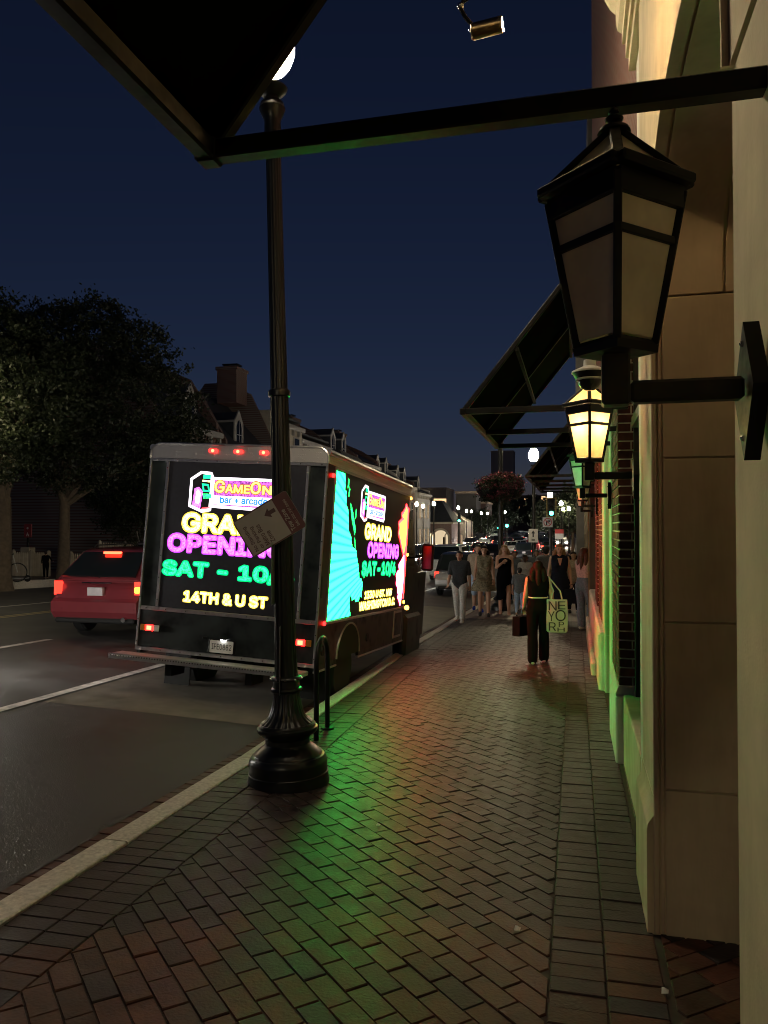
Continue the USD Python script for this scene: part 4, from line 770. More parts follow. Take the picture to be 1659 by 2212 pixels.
# traffic farther down the street; the first of each kind is built, the others repeat it
src = {}
def traffic(kind, px, D, lab, rev=False, x=None):
    p = wx(px, D); xx, yy = p[:2]; loc = (xx, yy, RZ(xx, yy)); rot = RA + (math.pi if rev else 0)
    grp = 'oncoming cars with headlights far down the street' if rev else 'cars with red tail lights far down the street'
    if kind in src: dup(src[kind], loc, rot, lab, grp); return
    spec = dict(dark=dict(paint='dark_paint', L=4.7, zb=.95, zr=1.5, rs=.6), suv=dict(paint='dark_paint', L=4.7, zb=1.05, zr=1.75, rs=.35), white=dict(paint='white_paint', L=4.7, zb=.95, zr=1.5, rs=.6), red=dict(paint='red_paint', L=4.7, zb=1.0, zr=1.65, rs=.4))[kind]
    src[kind] = car('car', lab, 'car', loc, rot, tail='tail_far', group=grp, **spec)[0]
for a in (('suv', 900, 62, 'black car with dark windows waiting right of the truck edge', True), ('dark', 930, 72, 'dark car behind the white van roof', True), ('dark', 1003, 74, 'car with the one glaring headlight over the man in the dark shirt', True), ('red', 1034, 78, 'red car braking below the white gable wall'), ('suv', 1062, 66, 'dark car above the plaid dress woman'),
          ('white', 1103, 92, 'car with red brake lights above the strapless dress woman'), ('suv', 1131, 72, 'nearest car with red brake lights left of the grey shirted man'), ('dark', 1120, 120, 'car with orange-red lights between two brighter braking cars'), ('suv', 1175, 104, 'car with red lights just over the grey shirted man'),
          ('dark', 1152, 140, 'oncoming car seen below the walk sign', True), ('white', 1143, 112, 'oncoming pale car left of the walk sign foot', True), ('suv', 1168, 160, 'oncoming car right of the walk sign foot', True), ('dark', 1180, 175, 'oncoming car under the no right turn sign', True), ('white', 1192, 150, 'oncoming pale car right of the signal pole', True), ('dark', 1200, 210, 'oncoming car far behind the signal pole', True), ('suv', 1183, 240, 'farthest oncoming car in line with the signal', True), ('white', 1208, 170, 'oncoming car over the fair woman in the dark dress', True), ('dark', 1160, 230, 'faint oncoming car in the far middle of the street', True), ('dark', 1117, 200, 'faint oncoming car just right of the basket post', True), ('suv', 1128, 160, 'oncoming car between the basket post and walk sign', True), ('white', 1214, 125, 'rightmost oncoming car by the kerb', True), ('dark', 1088, 175, 'leftmost of the faint oncoming cars at the basket post', True), ('suv', 1196, 122, 'parked car with red lights right of the signal pole'), ('red', 1150, 100, 'red car with tail lights below the walk sign')):
    traffic(*a)
for k, (px, D) in enumerate(((1150, 180), (1172, 200), (1187, 135), (1205, 145), (1138, 215), (1163, 128), (1194, 190), (1126, 230), (1210, 220), (1180, 118))):
    traffic(('dark', 'white', 'suv')[k % 3], px, D, (('faint headlights in the far crowd, sixth from the right', 'faint oncoming car in the far crowd just left of the green signal', 'faint oncoming car in the far crowd under the no right turn sign plate', 'faint oncoming car in the far crowd right of the signal pole foot', 'faintest oncoming car left of the walk sign', 'oncoming car close behind the walk sign foot', 'far oncoming car between signal and restriction sign', 'farthest oncoming car right of the basket post', 'far oncoming car below the red topped restriction sign', 'oncoming car over the capped man in grey'))[k], True)

for k, (px, D, kd, rv, lab) in enumerate(((1076, 120, 'suv', 0, 'braking car just left of the basket post'), (1086, 150, 'dark', 0, 'small braking car directly behind the basket post'), (1112, 140, 'suv', 0, 'braking car right of the basket post in the far queue'), (1124, 100, 'white', 0, 'pale braking car over the boy in grey'),
    (1140, 150, 'dark', 0, 'braking car in the far queue left of the walk sign'), (1096, 110, 'red', 0, 'red braking car in the queue above the strapless dress'), (1157, 170, 'suv', 0, 'far braking car in line with the walk sign'), (1064, 130, 'dark', 1, 'oncoming car far left of the basket post'), (1050, 110, 'white', 1, 'pale oncoming car under the pair of globe lamps'),
    (1040, 150, 'suv', 1, 'far oncoming car under the pair of globe lamps'), (1020, 120, 'dark', 1, 'oncoming car below the white gable'), (1072, 170, 'white', 1, 'faint pale oncoming car left of the basket post'), (1133, 185, 'dark', 1, 'faint oncoming car between basket post and walk sign, far back'), (1186, 95, 'dark', 0, 'parked dark car with red lights under the green signal'))):
    traffic(kd, px, D, lab, bool(rv))
emit('unseen_headlight', (1, .95, .86), 130.)  # headlights of the unseen car that lights the minivan
x, y = -8.35, 3.1
car('car', 'unseen dark car out of view at left, its headlights placed to light the minivan rear', 'car', (x, y, RZ(x, y)), RA, 'dark_paint', L=4.7, zb=.95, zr=1.5, rs=.6, head='unseen_headlight')
# ---------------------------------------------------------------- across the road: trees, houses, fences, small things
mat('bark', (.1, .075, .05), .9, var=.3, scale=8, bump=.05, bscale=25); mat('leaf', (.026, .038, .014), .6, var=.3, scale=.5, rnd=.45, trans=.3); mat('leaf_far', (.035, .05, .03), .7, var=.3, scale=.4, rnd=.4, trans=.2)
mat('slate', (.035, .04, .048), .7, var=.25, scale=3); mat('trim_white', (.3, .29, .27), .7, var=.1); mat('picket', (.34, .30, .24), .8, var=.15, rnd=.15); mat('flower', (.24, .05, .075), .6, var=.3, scale=3, rnd=.5, trans=.2); mat('grey_wall', (.34, .33, .32), .85, var=.08); mat('beige_wall', (.4, .36, .28), .85, var=.08)
def crown(lobes, n, size, seed):
    """leaf-sized faces spread through clumps within the lobes (centre, radii)"""
    r = np.random.default_rng(seed); C = []
    vol = np.array([np.prod(l[1]) for l in lobes]) ** .75
    for l, k in zip(lobes, (n * vol / vol.sum()).astype(int)):
        nc = max(4, k // 34); d = r.normal(size=(nc, 3)); d /= np.linalg.norm(d, axis=1, keepdims=True)
        cc = np.array(l[0]) + d * np.array(l[1]) * (r.uniform(.35, 1, (nc, 1)) ** .5) * r.uniform(.8, 1.12, (nc, 1))
        for c in cc: C.append(c + r.normal(size=(34, 3)) * size * np.array([1.9, 1.9, 1.3]))
    C = np.vstack(C); m = len(C); s = size * r.uniform(.5, 1.15, (m, 1))
    u = r.normal(size=(m, 3)); u /= np.linalg.norm(u, axis=1, keepdims=True); w = r.normal(size=(m, 3)); w = np.cross(u, w); w /= np.linalg.norm(w, axis=1, keepdims=True)
    v = np.stack([C - u * s, C + w * s * .55, C + u * s, C - w * s * .55], 1).reshape(-1, 3); i = np.arange(m) * 4
    return v, np.vstack([np.stack([i, i + 1, i + 2], 1), np.stack([i, i + 2, i + 3], 1)])
def limbs(h0, r0, tips, seed=0):
    r = np.random.default_rng(seed); m = MB()
    m.tube([(0, 0, -.3), (0, 0, .3), (.03, .02, h0 * .5), (0, .05, h0)], [r0 * 1.35, r0 * 1.08, r0 * .95, r0 * .85], 12)
    for tx, ty, tz in tips:
        a = np.array([0, .05, h0 * .9]); b = np.array([tx, ty, tz]); mid = (a + b) / 2 + np.array([0, 0, .12 * np.linalg.norm(b - a)]) * .5
        m.tube([a, mid * .5 + a * .5, mid, b], [r0 * .6, r0 * .42, r0 * .3, r0 * .08], 8)
        for k in range(3):
            q = a + (b - a) * r.uniform(.4, .9); m.tube([q, q + r.normal(size=3) * [.9, .9, .5] + [0, 0, .5]], [r0 * .16, r0 * .04], 5)
    return m
def tree(name, lab, loc, h0, r0, lobes, n, size, seed, leaf='leaf', cat='tree', group=None):
    t = thing(name, lab, cat, loc, 0, group)
    obj('trunk', limbs(h0, r0, [l[0] for l in lobes[:7]], seed), 'bark', t); obj('crown', crown(lobes, n, size, seed), leaf, t, smooth=False, kind='stuff'); return t
def at_fp(px, D): p = wx(px, D); return (p[0], p[1], FP(p[0], p[1]))
L1 = [((.5, .5, 8.6), (2.9, 2.8, 2.2)), ((-2.0, 0, 7.2), (2.6, 2.6, 2.4)), ((3.0, .5, 6.6), (2.6, 2.6, 2.0)), ((.2, -1.8, 6.0), (3.0, 2.2, 2.0)), ((-1.0, 1, 9.9), (1.5, 1.5, 1.3)), ((2.6, 1.0, 8.8), (1.7, 1.6, 1.3)), ((4.2, .8, 5.0), (1.8, 1.8, 1.4)), ((-3.4, -.5, 5.4), (2.0, 1.9, 1.4)), ((1.2, -1.0, 4.3), (2.4, 1.9, .9)), ((.9, .6, 10.4), (1.0, 1.0, .8))]
tree('street_tree', 'big dark tree with its trunk beside the red minivan', at_fp(137, 29.5), 3.2, .22, L1, 64000, .085, 3)
L2 = [((0, 0, 7.0), (3.2, 3.0, 2.6)), ((-1, 0, 9.2), (2.0, 2.0, 1.3)), ((1.6, -.6, 6.2), (2.0, 2.0, 1.6)), ((-2, -1, 5.6), (2.2, 2, 1.6)), ((.9, -1.2, 4.4), (1.5, 1.4, 1.0))]
tree('street_tree', 'dark tree at the left picture edge over the parked scooters', at_fp(2, 27), 3.0, .34, L2, 44000, .085, 5)
L3 = [((0, 0, 4.2), (2.2, 2, 1.9)), ((2.0, .6, 4.6), (2, 2, 1.6)), ((-2.2, .3, 3.8), (1.8, 1.8, 1.5)), ((.6, .2, 5.7), (1.4, 1.4, 1.)), ((0, -.6, 2.4), (2.2, 1.4, .9))]
tree('street_tree', 'lower bushy tree standing behind the truck roof', at_fp(330, 36), 2.0, .18, L3, 22000, .085, 9)
# houses
def win(t, x, y, z, w, hh, m='dark_glass', face='y'):
    """sash window on a street face (towards +x) or an end face (towards -y)"""
    if face == 'x':
        f = obj('window', MB().box((x, y - w / 2 - .1, z - .1), (x + .07, y + w / 2 + .1, z + hh + .12)), 'trim_white', t, smooth=False); obj('pane', MB().box((x + .071, y - w / 2, z), (x + .085, y + w / 2, z + hh)), m, f, smooth=False); obj('glazing_bar', MB().box((x + .086, y - w / 2, z + hh / 2 - .03), (x + .1, y + w / 2, z + hh / 2 + .03)), 'trim_white', f, smooth=False)
    else:
        f = obj('window', MB().box((x - w / 2 - .1, y - .07, z - .1), (x + w / 2 + .1, y, z + hh + .12)), 'trim_white', t, smooth=False); obj('pane', MB().box((x - w / 2, y - .085, z), (x + w / 2, y - .071, z + hh)), m, f, smooth=False)
    return f
def house(lab, y0, Ln, xf, he, hr, wallm='far_brick_yz', roof='slate', dormers=(), chim=(), depth=9, wins=(), cornice=True, flat_roof=False, fire=0.):
    z0 = FP(xf, y0) - .3; t = thing('row_house', lab, 'house', (xf, y0, z0)); he += .3; hr += .3
    obj('wall', MB().box((-depth, 0, -1), (0, Ln, he)), wallm, t, smooth=False)
    if flat_roof:
        obj('roof', MB().box((-depth, .02, he + .35), (-.1, Ln - .02, he + .5)), 'slate', t, smooth=False); obj('end_wall', MB().box((-depth, 0, he + .001), (-.02, .3, he + .8)), wallm, t, smooth=False)
    else:
        obj('roof', MB().poly(Polygon([(.12, he + .16), (-.2, he + .3), (-depth * .42, hr), (-depth * .58, hr), (-depth, he + .16)]), 'xz', .25, Ln - .25), roof, t, smooth=False)
        for a in (0, Ln - .249): fa = fire * (a > 0); obj('gable', MB().poly(Polygon([(0, he + .001), (-.1, he + .6 + fa * .5), (-depth * .2, hr - .6 + fa), (-depth * .42, hr + .25 + fa), (-depth * .58, hr + .25 + fa), (-depth, he + .3), (-depth, he + .001)]), 'xz', a, a + .249), wallm, t, smooth=False)
    if cornice: obj('cornice', MB().box((.001, -.05, he - .35), (.3, Ln + .02, he - .02), .05), 'trim_white', t, smooth=False); [obj('bracket', MB().box((.002, q, he - .75), (.2, q + .18, he - .36)), 'trim_white', t, smooth=False) for q in np.arange(.1, Ln - .2, 1.1)]
    for yd, zd in dormers:
        d = obj('dormer', MB().poly(Polygon([(yd - .62, zd), (yd - .62, zd + 1.75), (yd, zd + 2.4), (yd + .62, zd + 1.75), (yd + .62, zd)]), 'yz', -3.4, -.75), 'slate', t, smooth=False)
        obj('dormer_front', MB().poly(Polygon([(yd - .66, zd), (yd - .66, zd + 1.7), (yd, zd + 2.5), (yd + .66, zd + 1.7), (yd + .66, zd)]), 'yz', -.749, -.66), 'trim_white', d, smooth=False)
        obj('dormer_eave', MB().box((-3.3, yd - .74, zd + 1.68), (-.67, yd - .621, zd + 1.8)), 'trim_white', d, smooth=False)
        obj('pane', MB().poly(Polygon([(yd - .36, zd + .15), (yd - .36, zd + 1.4), (yd - .2, zd + 1.75), (yd, zd + 1.88), (yd + .2, zd + 1.75), (yd + .36, zd + 1.4), (yd + .36, zd + .15)]), 'yz', -.659, -.64), 'dark_glass', d, smooth=False)
        obj('glazing_bar', MB().box((-.639, yd - .02, zd + .15), (-.63, yd + .02, zd + 1.85)).box((-.639, yd - .36, zd + .9), (-.631, yd + .36, zd + .95)), 'trim_white', d, smooth=False)
    for yc, xc, zc, s in chim:
        c = obj('chimney', MB().box((xc - .7, yc - s / 2, zc - 2.2), (xc + .7, yc + s / 2, zc)).box((xc - .78, yc - s / 2 - .08, zc + .001), (xc + .78, yc + s / 2 + .08, zc + .22)), wallm, t, smooth=False)
        obj('chimney_cap', MB().box((xc - .4, yc - .3, zc + .221), (xc + .4, yc + .3, zc + .4)), 'trim_white', c, smooth=False); obj('cap_plate', MB().box((xc - .55, yc - .4, zc + .42), (xc + .55, yc + .4, zc + .5)), 'black_iron', c, smooth=False)
    for yw, zw, ww, hh, m_ in wins: win(t, 0, yw, zw, ww, hh, m_, 'x')
    return t
XH = -19.9
hx = lambda px: XH / ((px - CX) / F * .970 - .242) * .97                 # rough y of a point on the house line
house('white trimmed house with a gabled dormer half hidden by the big tree', 34.2, 7.0, XH - .3, 7.8, 11.6, dormers=((4.8, 8.2),), wins=[(q, z, 1.0, 1.9, 'dark_glass') for q in (1.2, 3.4, 5.6) for z in (1.2, 4.6)])
house('brick row house with a tall white dormer and a big chimney', 41.6, 7.6, XH, 7.1, 11.2, dormers=((3.1, 7.7),), chim=((6.2, -2.6, 13.3, 1.7),), fire=1.1, wins=[(q, z, 1.0, 1.7, 'dark_glass') for q in (1.2, 3.5, 5.8) for z in (1.2, 4.6)])
house('narrow pale row house with a bracketed cornice beside the lamp post', 49.4, 4.4, XH + .2, 10.0, 11.0, 'beige_wall', flat_roof=True, wins=[(q, z, .9, 1.9, 'dark_glass') for q in (1.2, 3.2) for z in (1.2, 4.6, 7.5)])
house('low brick row house with a heavy grey cornice past the pale narrow one', 54.0, 7.4, XH - .1, 9.4, 10.7, 'far_brick_yz', flat_roof=True, chim=((5.5, -3, 11.8, 1.9),), wins=[(q, z, .9, 1.8, 'warm_window' if z < 2 and (q * 7) % 3 > 1 else 'dark_glass') for q in (1.2, 3.4, 5.8) for z in (1.2, 4.5)])
house('row house with a long slate roof above the truck corner', 61.6, 7.8, XH + .1, 8.8, 11.6, dormers=((2.2, 9.3), (5.4, 9.3)), wins=[(q, z, .9, 1.8, 'warm_window' if z < 2 and (q * 7) % 3 > 1 else 'dark_glass') for q in (1.4, 3.8, 6.2) for z in (1.2, 4.5)])
house('row house with a square brick chimney block on its roof', 69.6, 8, XH, 9.1, 11.4, chim=((2.5, -3, 12.2, 2.6),), wins=[(q, z, .9, 1.8, 'warm_window' if z < 2 and (q * 7) % 3 > 1 else 'dark_glass') for q in (1.4, 3.8, 6.2) for z in (1.2, 4.5)])
house('grey row house with two pale dormers toward the far end of the terrace', 77.8, 9, XH - .1, 8.4, 10.6, 'grey_wall', dormers=((2.4, 8.6), (6.2, 8.6)), wins=[(q, z, .9, 1.8, 'dim_window') for q in (1.4, 4.2, 7.0) for z in (1.2, 4.4)])
house('second last brick row house of the terrace with dormers', 87.0, 9, XH, 8.0, 10.0, dormers=((2.4, 8.2), (6.2, 8.2)), chim=((4.5, -3, 10.8, 1.6),), wins=[(q, z, .9, 1.8, 'warm_window' if z < 2 and (q * 7) % 3 > 1 else 'dark_glass') for q in (1.4, 4.2, 7.0) for z in (1.2, 4.5)])
house('last grey house of the terrace next to the arched brick building', 96.2, 9, XH + .3, 7.4, 9.0, 'grey_wall', dormers=((4.2, 7.6),), wins=[(q, z, .9, 1.8, 'dim_window') for q in (1.4, 4.2, 7.0) for z in (1.2, 4.4)])
# arched brick building and white gable beyond, seen end-on
D = 112.; p0, p1 = wx(911, D), wx(978, D); zg = float(gz(0, 108)) - .3; wd = p1[0] - p0[0]
t = thing('arched_building', 'low brick building with a lit arched doorway below the globe lamps', 'building', (p0[0], p0[1], zg))
ob = Polygon([(0, -1), (0, 3.9), (wd, 3.9), (wd, -1)]); ar = lambda c, w_, zt: unary_union([sbox(c - w_, 0, c + w_, zt), affinity.translate(Point(0, 0).buffer(w_, 16), c, zt)])
obj('wall', MB().poly(ob.difference(ar(wd * .62, 1.15, 1.9)).difference(ar(wd * .86, .28, 2.2)), 'xz', 0, .5), 'far_brick_xz', t, smooth=False); obj('side_wall', MB().box((.0, .51, -1), (wd, 9, 3.9)), 'far_brick_yz', t, smooth=False)
obj('arch_trim', MB().poly(ar(wd * .62, 1.4, 1.9).difference(ar(wd * .62, 1.15, 1.9)), 'xz', -.12, .1), 'beige_wall', t, smooth=False); obj('arch_trim', MB().poly(ar(wd * .86, .4, 2.2).difference(ar(wd * .86, .28, 2.2)), 'xz', -.1, .1), 'beige_wall', t, smooth=False)
emit('arch_lit', (1, .78, .48), .3); obj('doorway', MB().poly(ar(wd * .62, 1.1, 1.9), 'xz', .42, .46), 'arch_lit', t, smooth=False); obj('door', MB().box((wd * .70, .3, -.5), (wd * .79, .4, 2.0)), 'dark_wood', t, smooth=False)
obj('cornice', MB().box((-.2, -.25, 3.91), (wd + .3, 9.2, 4.2), .05), 'beige_wall', t, smooth=False); obj('roof', MB().loft([np.array([(-.1, -.1, 4.21), (wd + .2, -.1, 4.21), (wd + .2, 9, 4.21), (-.1, 9, 4.21)]), np.array([(wd * .3, 3, 7.4), (wd * .55, 3, 7.4), (wd * .55, 6, 7.4), (wd * .3, 6, 7.4)])]), 'slate', t, smooth=False)
for k, c in enumerate((.1, .22, .36)):
    w_ = obj('window', MB().box((wd * c - .4, -.08, .4), (wd * c + .4, -.001, 2.6)), 'trim_white', t, smooth=False); obj('pane', MB().box((wd * c - .3, -.1, .5), (wd * c + .3, -.081, 2.5)), 'shop_window' if k else 'warm_window', w_, smooth=False)
D = 128.; p0, p1 = wx(930, D), wx(1008, D); wd = p1[0] - p0[0]; t = thing('gable_building', 'pale building with a broad blank gable wall behind the arched brick one', 'building', (p0[0], p0[1], zg))
obj('wall', MB().poly(Polygon([(0, -1), (0, 4.6), (wd * .42, 6.3), (wd, 4.4), (wd, -1)]), 'xz', 0, 9), 'white_stone', t, smooth=False); obj('verge', MB().bar((0, -.1, 4.65), (wd * .42, -.1, 6.38), .25, .12).bar((wd * .42, -.1, 6.38), (wd, -.1, 4.45), .25, .12), 'trim_white', t, smooth=False)
for c in (.75, .87):
    w_ = obj('window', MB().box((wd * c - .35, -.06, .3), (wd * c + .35, -.001, 2.3)), 'trim_white', t, smooth=False); obj('pane', MB().box((wd * c - .28, -.08, .4), (wd * c + .28, -.061, 2.2)), 'dim_window', w_, smooth=False)
def endblock(lab, px0, px1, D, ztop, mt, wins=(), name='distant_building', depth=12):
    p0, p1 = wx(px0, D), wx(px1, D); wd = abs(p1[0] - p0[0]) ; h_ = 1.7 + (1138 - ztop) / F * D - zg
    t = thing(name, lab, 'building', (p0[0], p0[1], zg)); obj('wall', MB().box((0, 0, -1), (wd, depth, h_)), mt, t, smooth=False); obj('parapet', MB().box((-.2, -.2, h_ + .001), (wd + .2, depth, h_ + .5), .06), 'reveal_stone', t, smooth=False)
    for u, v, w_, hh, m_ in wins:
        f = obj('window', MB().box((wd * u, -.1, h_ * v), (wd * u + w_, -.001, h_ * v + hh)), 'trim_white', t, smooth=False); obj('pane', MB().box((wd * u + .15, -.14, h_ * v + .15), (wd * u + w_ - .15, -.101, h_ * v + hh - .15)), m_, f, smooth=False)
endblock('distant pale block with warm lit top windows above the arched building', 908, 966, 190, 1058, 'beige_wall', [(.02, .62, 2.4, 2.6, 'warm_window'), (.5, .66, 3.4, 2.2, 'warm_window'), (.28, .4, 2.4, 2, 'dim_window')])
endblock('beige tower block rising behind the flower basket', 1061, 1110, 385, 976, 'beige_wall')
endblock('dark stepped block behind the white gable', 985, 1030, 170, 1066, 'dark_stone', [(.2, .3, 1.6, 2, 'dim_window')]); endblock('dark brick block left of the flower basket', 1012, 1052, 178, 1088, 'far_brick_xz', [(.5, .5, 1.2, 2.2, 'dim_window'), (.15, .5, 1.2, 2.2, 'dark_glass')])
endblock('distant block with a column of lit windows behind the traffic signal', 1108, 1186, 362, 1072, 'far_brick_xz', [(.78, q, 5, 2.6, 'warm_window') for q in (.62, .74, .86)] + [(.08, .66, 4.5, 2.6, 'warm_window'), (.3, .78, 2.4, 3, 'warm_window')])
T3 = [((0, 0, 5), (3.4, 3, 2.6)), ((2.5, 0, 4), (2.6, 2.4, 2)), ((-2.6, .5, 4.2), (2.6, 2.4, 2)), ((.5, 0, 7), (1.8, 1.8, 1.3))]
for px, D, lab, n, s in ((1060, 200, 'dark round tree just left of the basket post', 5000, 1.4), (1088, 330, 'distant tree closing the street right of the basket post', 5000, 1.7), (1117, 322, 'distant tree closing the street left of the walk sign', 5000, 1.8), (1147, 340, 'distant tree closing the street behind the walk sign', 5000, 1.9), (1176, 325, 'distant tree closing the street behind the no right turn sign', 5000, 1.8), (1205, 335, 'distant tree closing the street right of the signal pole', 5000, 1.8), (1237, 95, 'dark tree beside the far right lamp cluster', 6000, 1.0), (1226, 150, 'dark tree past the far right lamp cluster', 5000, 1.2), (1040, 168, 'far tree below the pair of globe lamps', 4000, .8)):
    p = wx(px, D); tree('street_tree', lab, (p[0], p[1], float(gz(0, p[1]))), 2.6 * s, .2, [(np.array(c) * s, np.array(r_) * s) for c, r_ in T3], n, .3 if D < 180 else .5, int(px), 'leaf_far')
# picket fences
def fence(lab, P0, P1, hh, n, post_every=8, back=0.):
    P0, P1 = np.array(P0), np.array(P1); t = thing('picket_fence', lab, 'fence', P0); d = P1 - P0; L = np.linalg.norm(d[:2]); u = d / L; a = math.atan2(u[1], u[0]); R_ = rotz(a)
    for k in range(n):
        c = d * (k + .5) / n; post = k % post_every == 0; w_ = .07 if not post else .13; th = .02 if not post else .12; h2 = hh + (.1 if post else 0)
        obj('post' if post else 'picket', MB().loft([np.array([(-w_ / 2, -th / 2, z), (w_ / 2, -th / 2, z), (w_ / 2, th / 2, z), (-w_ / 2, th / 2, z)]) * [f, f, 1] for z, f in ((.02, 1), (h2 - .08, 1), (h2, .35))]).xf(R_, c), 'picket', t, smooth=False)
    for z in (.25, hh - .25): obj('rail', MB().bar(np.array([0, 0, z]) + R_ @ [0, .035, 0], d + [0, 0, z] + R_ @ [0, .035, 0], .04, .07), 'picket', t, smooth=False)
def fp2(px, D, dz=0): p = wx(px, D); return (p[0], p[1], FP(p[0], p[1]) + dz)
fence('tan picket fence behind the parked scooters at the left', fp2(28, 31.5), fp2(108, 32.5), 1.02, 19, 9)
fence('grey picket fence between the tree trunk and the red minivan', fp2(152, 32.5), fp2(206, 33.5), 1.0, 12, 6)
fence('raised picket fence on the terrace beside the truck', fp2(214, 34.5, .52), fp2(322, 36.5, .52), .98, 30, 15)
p = np.array(fp2(214, 34.6)); t = thing('terrace_wall', 'low brick terrace wall under the raised picket fence', 'wall', p); q = np.array(fp2(322, 36.6)) - p
obj('wall', MB().bar((0, .15, .2), q + [0, .15, .2], .3, .62), 'far_brick_yz', t, smooth=False)
# red notice board on a pillar, dark small house behind
mat('notice_red', (.2, .025, .03), .6); p = fp2(61, 32.8)
t = thing('notice_board', 'small red board with a white arrow above the picket fence', 'sign', p)
obj('pillar', MB().box((-.22, -.2, 0), (.22, .2, 1.2), .02), 'beige_wall', t, smooth=False); obj('post', MB().cyl((0, 0, 1.2), (0, 0, 1.62), .05), 'black_iron', t); obj('board', MB().box((-.2, -.03, 1.62), (.2, .03, 2.2), .03), 'notice_red', t, smooth=False)
obj('arrow', MB().poly(Polygon([(-.07, 1.68), (0, 1.86), (.07, 1.68), (.035, 1.68), (0, 1.76), (-.035, 1.68)]), 'xz', -.036, -.0315).poly(Point(0, 2.02).buffer(.045), 'xz', -.036, -.0315), 'sign_face', t, smooth=False)
p = fp2(118, 40); t = thing('garden_house', 'dark house front with one tiny lit window behind the tree trunk', 'house', (p[0] - 4, p[1], p[2]))
obj('wall', MB().box((-6, 0, -1), (7.5, 6, 5.5)), 'far_brick_xz', t, smooth=False); w_ = obj('window', MB().box((4.02, -.05, 1.05), (4.44, -.001, 1.62)), 'dark_wood', t, smooth=False); emit('candle', (1, .72, .38), 2.2)
for k in (0, 1): obj('pane', MB().box((4.1 + k * .16, -.07, 1.12), (4.2 + k * .16, -.051, 1.52)), 'candle', w_, smooth=False)
obj('roof', MB().poly(Polygon([(-6.3, 5.5), (.7, 8.2), (7.8, 5.5)]), 'xz', -.3, 6.2), 'slate', t, smooth=False)
# scooters and a bicycle
mat('scooter_white', (.5, .5, .46), .4); mat('scooter_green', (.12, .3, .06), .45)
def scooter(lab, loc, rot):
    t = thing('scooter', lab, 'scooter', loc, rot, 'rental scooters parked across the road')
    obj('deck', MB().box((-.08, -.45, .10), (.08, .3, .15), .02).tube([(-.09, .3, .13), (-.09, .5, .15), (.09, .5, .15), (.09, .3, .13)], .012, 6), 'scooter_white', t); obj('neck', MB().bar((0, -.42, .12), (0, -.66, .55), .1, .08, .02), 'scooter_white', t)
    obj('stem', MB().tube([(0, -.6, .4), (0, -.52, 1.08)], .03, 10), 'scooter_green', t); obj('handlebar', MB().tube([(-.27, -.48, 1.12), (0, -.52, 1.08), (.27, -.48, 1.12)], .016, 8), 'black_iron', t); obj('battery', MB().box((-.05, -.5, .3), (.05, -.40, .52), .02), 'white_metal', t)
    for yy in (-.62, .42): obj('wheel', MB().lathe([(.03, -.03), (.11, -.03), (.125, 0), (.11, .03), (.03, .03)], 18, (0, yy, .125), axis=0), 'rubber', t)
    return t
q = fp2(36, 27.8); scooter('pale scooter with a green stem standing by the far kerb', q, math.radians(-78))
q = fp2(6, 27.5)
t = thing('bicycle', 'dark bicycle cut by the left picture edge', 'bicycle', q, math.radians(-70))
for yy in (-.52, .52): obj('wheel', MB().tube([(0, yy + .33 * math.cos(a_), .34 + .33 * math.sin(a_)) for a_ in np.linspace(0, 2 * math.pi, 25)], .02, 6), 'rubber', t)
obj('frame', MB().tube([(0, -.52, .34), (0, -.15, .32), (0, .35, .75), (0, -.28, .8), (0, -.15, .32)], .022, 8).tube([(0, .52, .34), (0, .36, .95)], .02, 8).tube([(0, -.52, .34), (0, -.3, .85)], .016, 8), 'scooter_white', t); obj('handlebar', MB().tube([(-.28, .28, 1.02), (0, .37, .98), (.28, .28, 1.02)], .015, 8), 'black_iron', t); obj('saddle', MB().box((-.08, -.42, .86), (.08, -.16, .92), .025), 'black_iron', t)
# flower basket lamp post (second lamp along the kerb)
p = wx(1081, 23.0); loc = np.array([p[0], p[1], zl(p[0], p[1])])
dup(stage.GetPrimAtPath('/World/street_lamp_001').GetPath().pathString, loc, 0, 'street lamp post carrying the big pink flower basket')
t = thing('flower_basket', 'big round basket of pink flowers hung on the second lamp post', 'flower basket', loc)
zc = 1.7 + (1138 - 1048) / F * 23 - loc[2]
for s in (-1, 1): obj('pot', MB().lathe([(.02, zc - .42), (.22, zc - .38), (.34, zc - .2), (.36, zc - .14)], 20, (s * .36, 0, 0)), 'black_iron', t)
fl = [((-.34, 0, zc), (.36, .4, .3)), ((.34, 0, zc), (.38, .4, .3)), ((0, -.1, zc + .08), (.4, .35, .28)), ((-.1, 0, zc - .3), (.5, .35, .18)), ((.2, 0, zc - .25), (.4, .3, .18))]
obj('leaves', crown(fl, 7000, .04, 21), 'leaf', t, smooth=False, kind='stuff'); obj('flowers', crown([(np.array(c) + [0, -.02, .02], np.array(r_) * 1.03) for c, r_ in fl], 6000, .032, 22), 'flower', t, smooth=False, kind='stuff'); obj('bracket', MB().bar((-.4, 0, zc + .1), (.4, 0, zc + .1), .03, .03), 'black_iron', t)
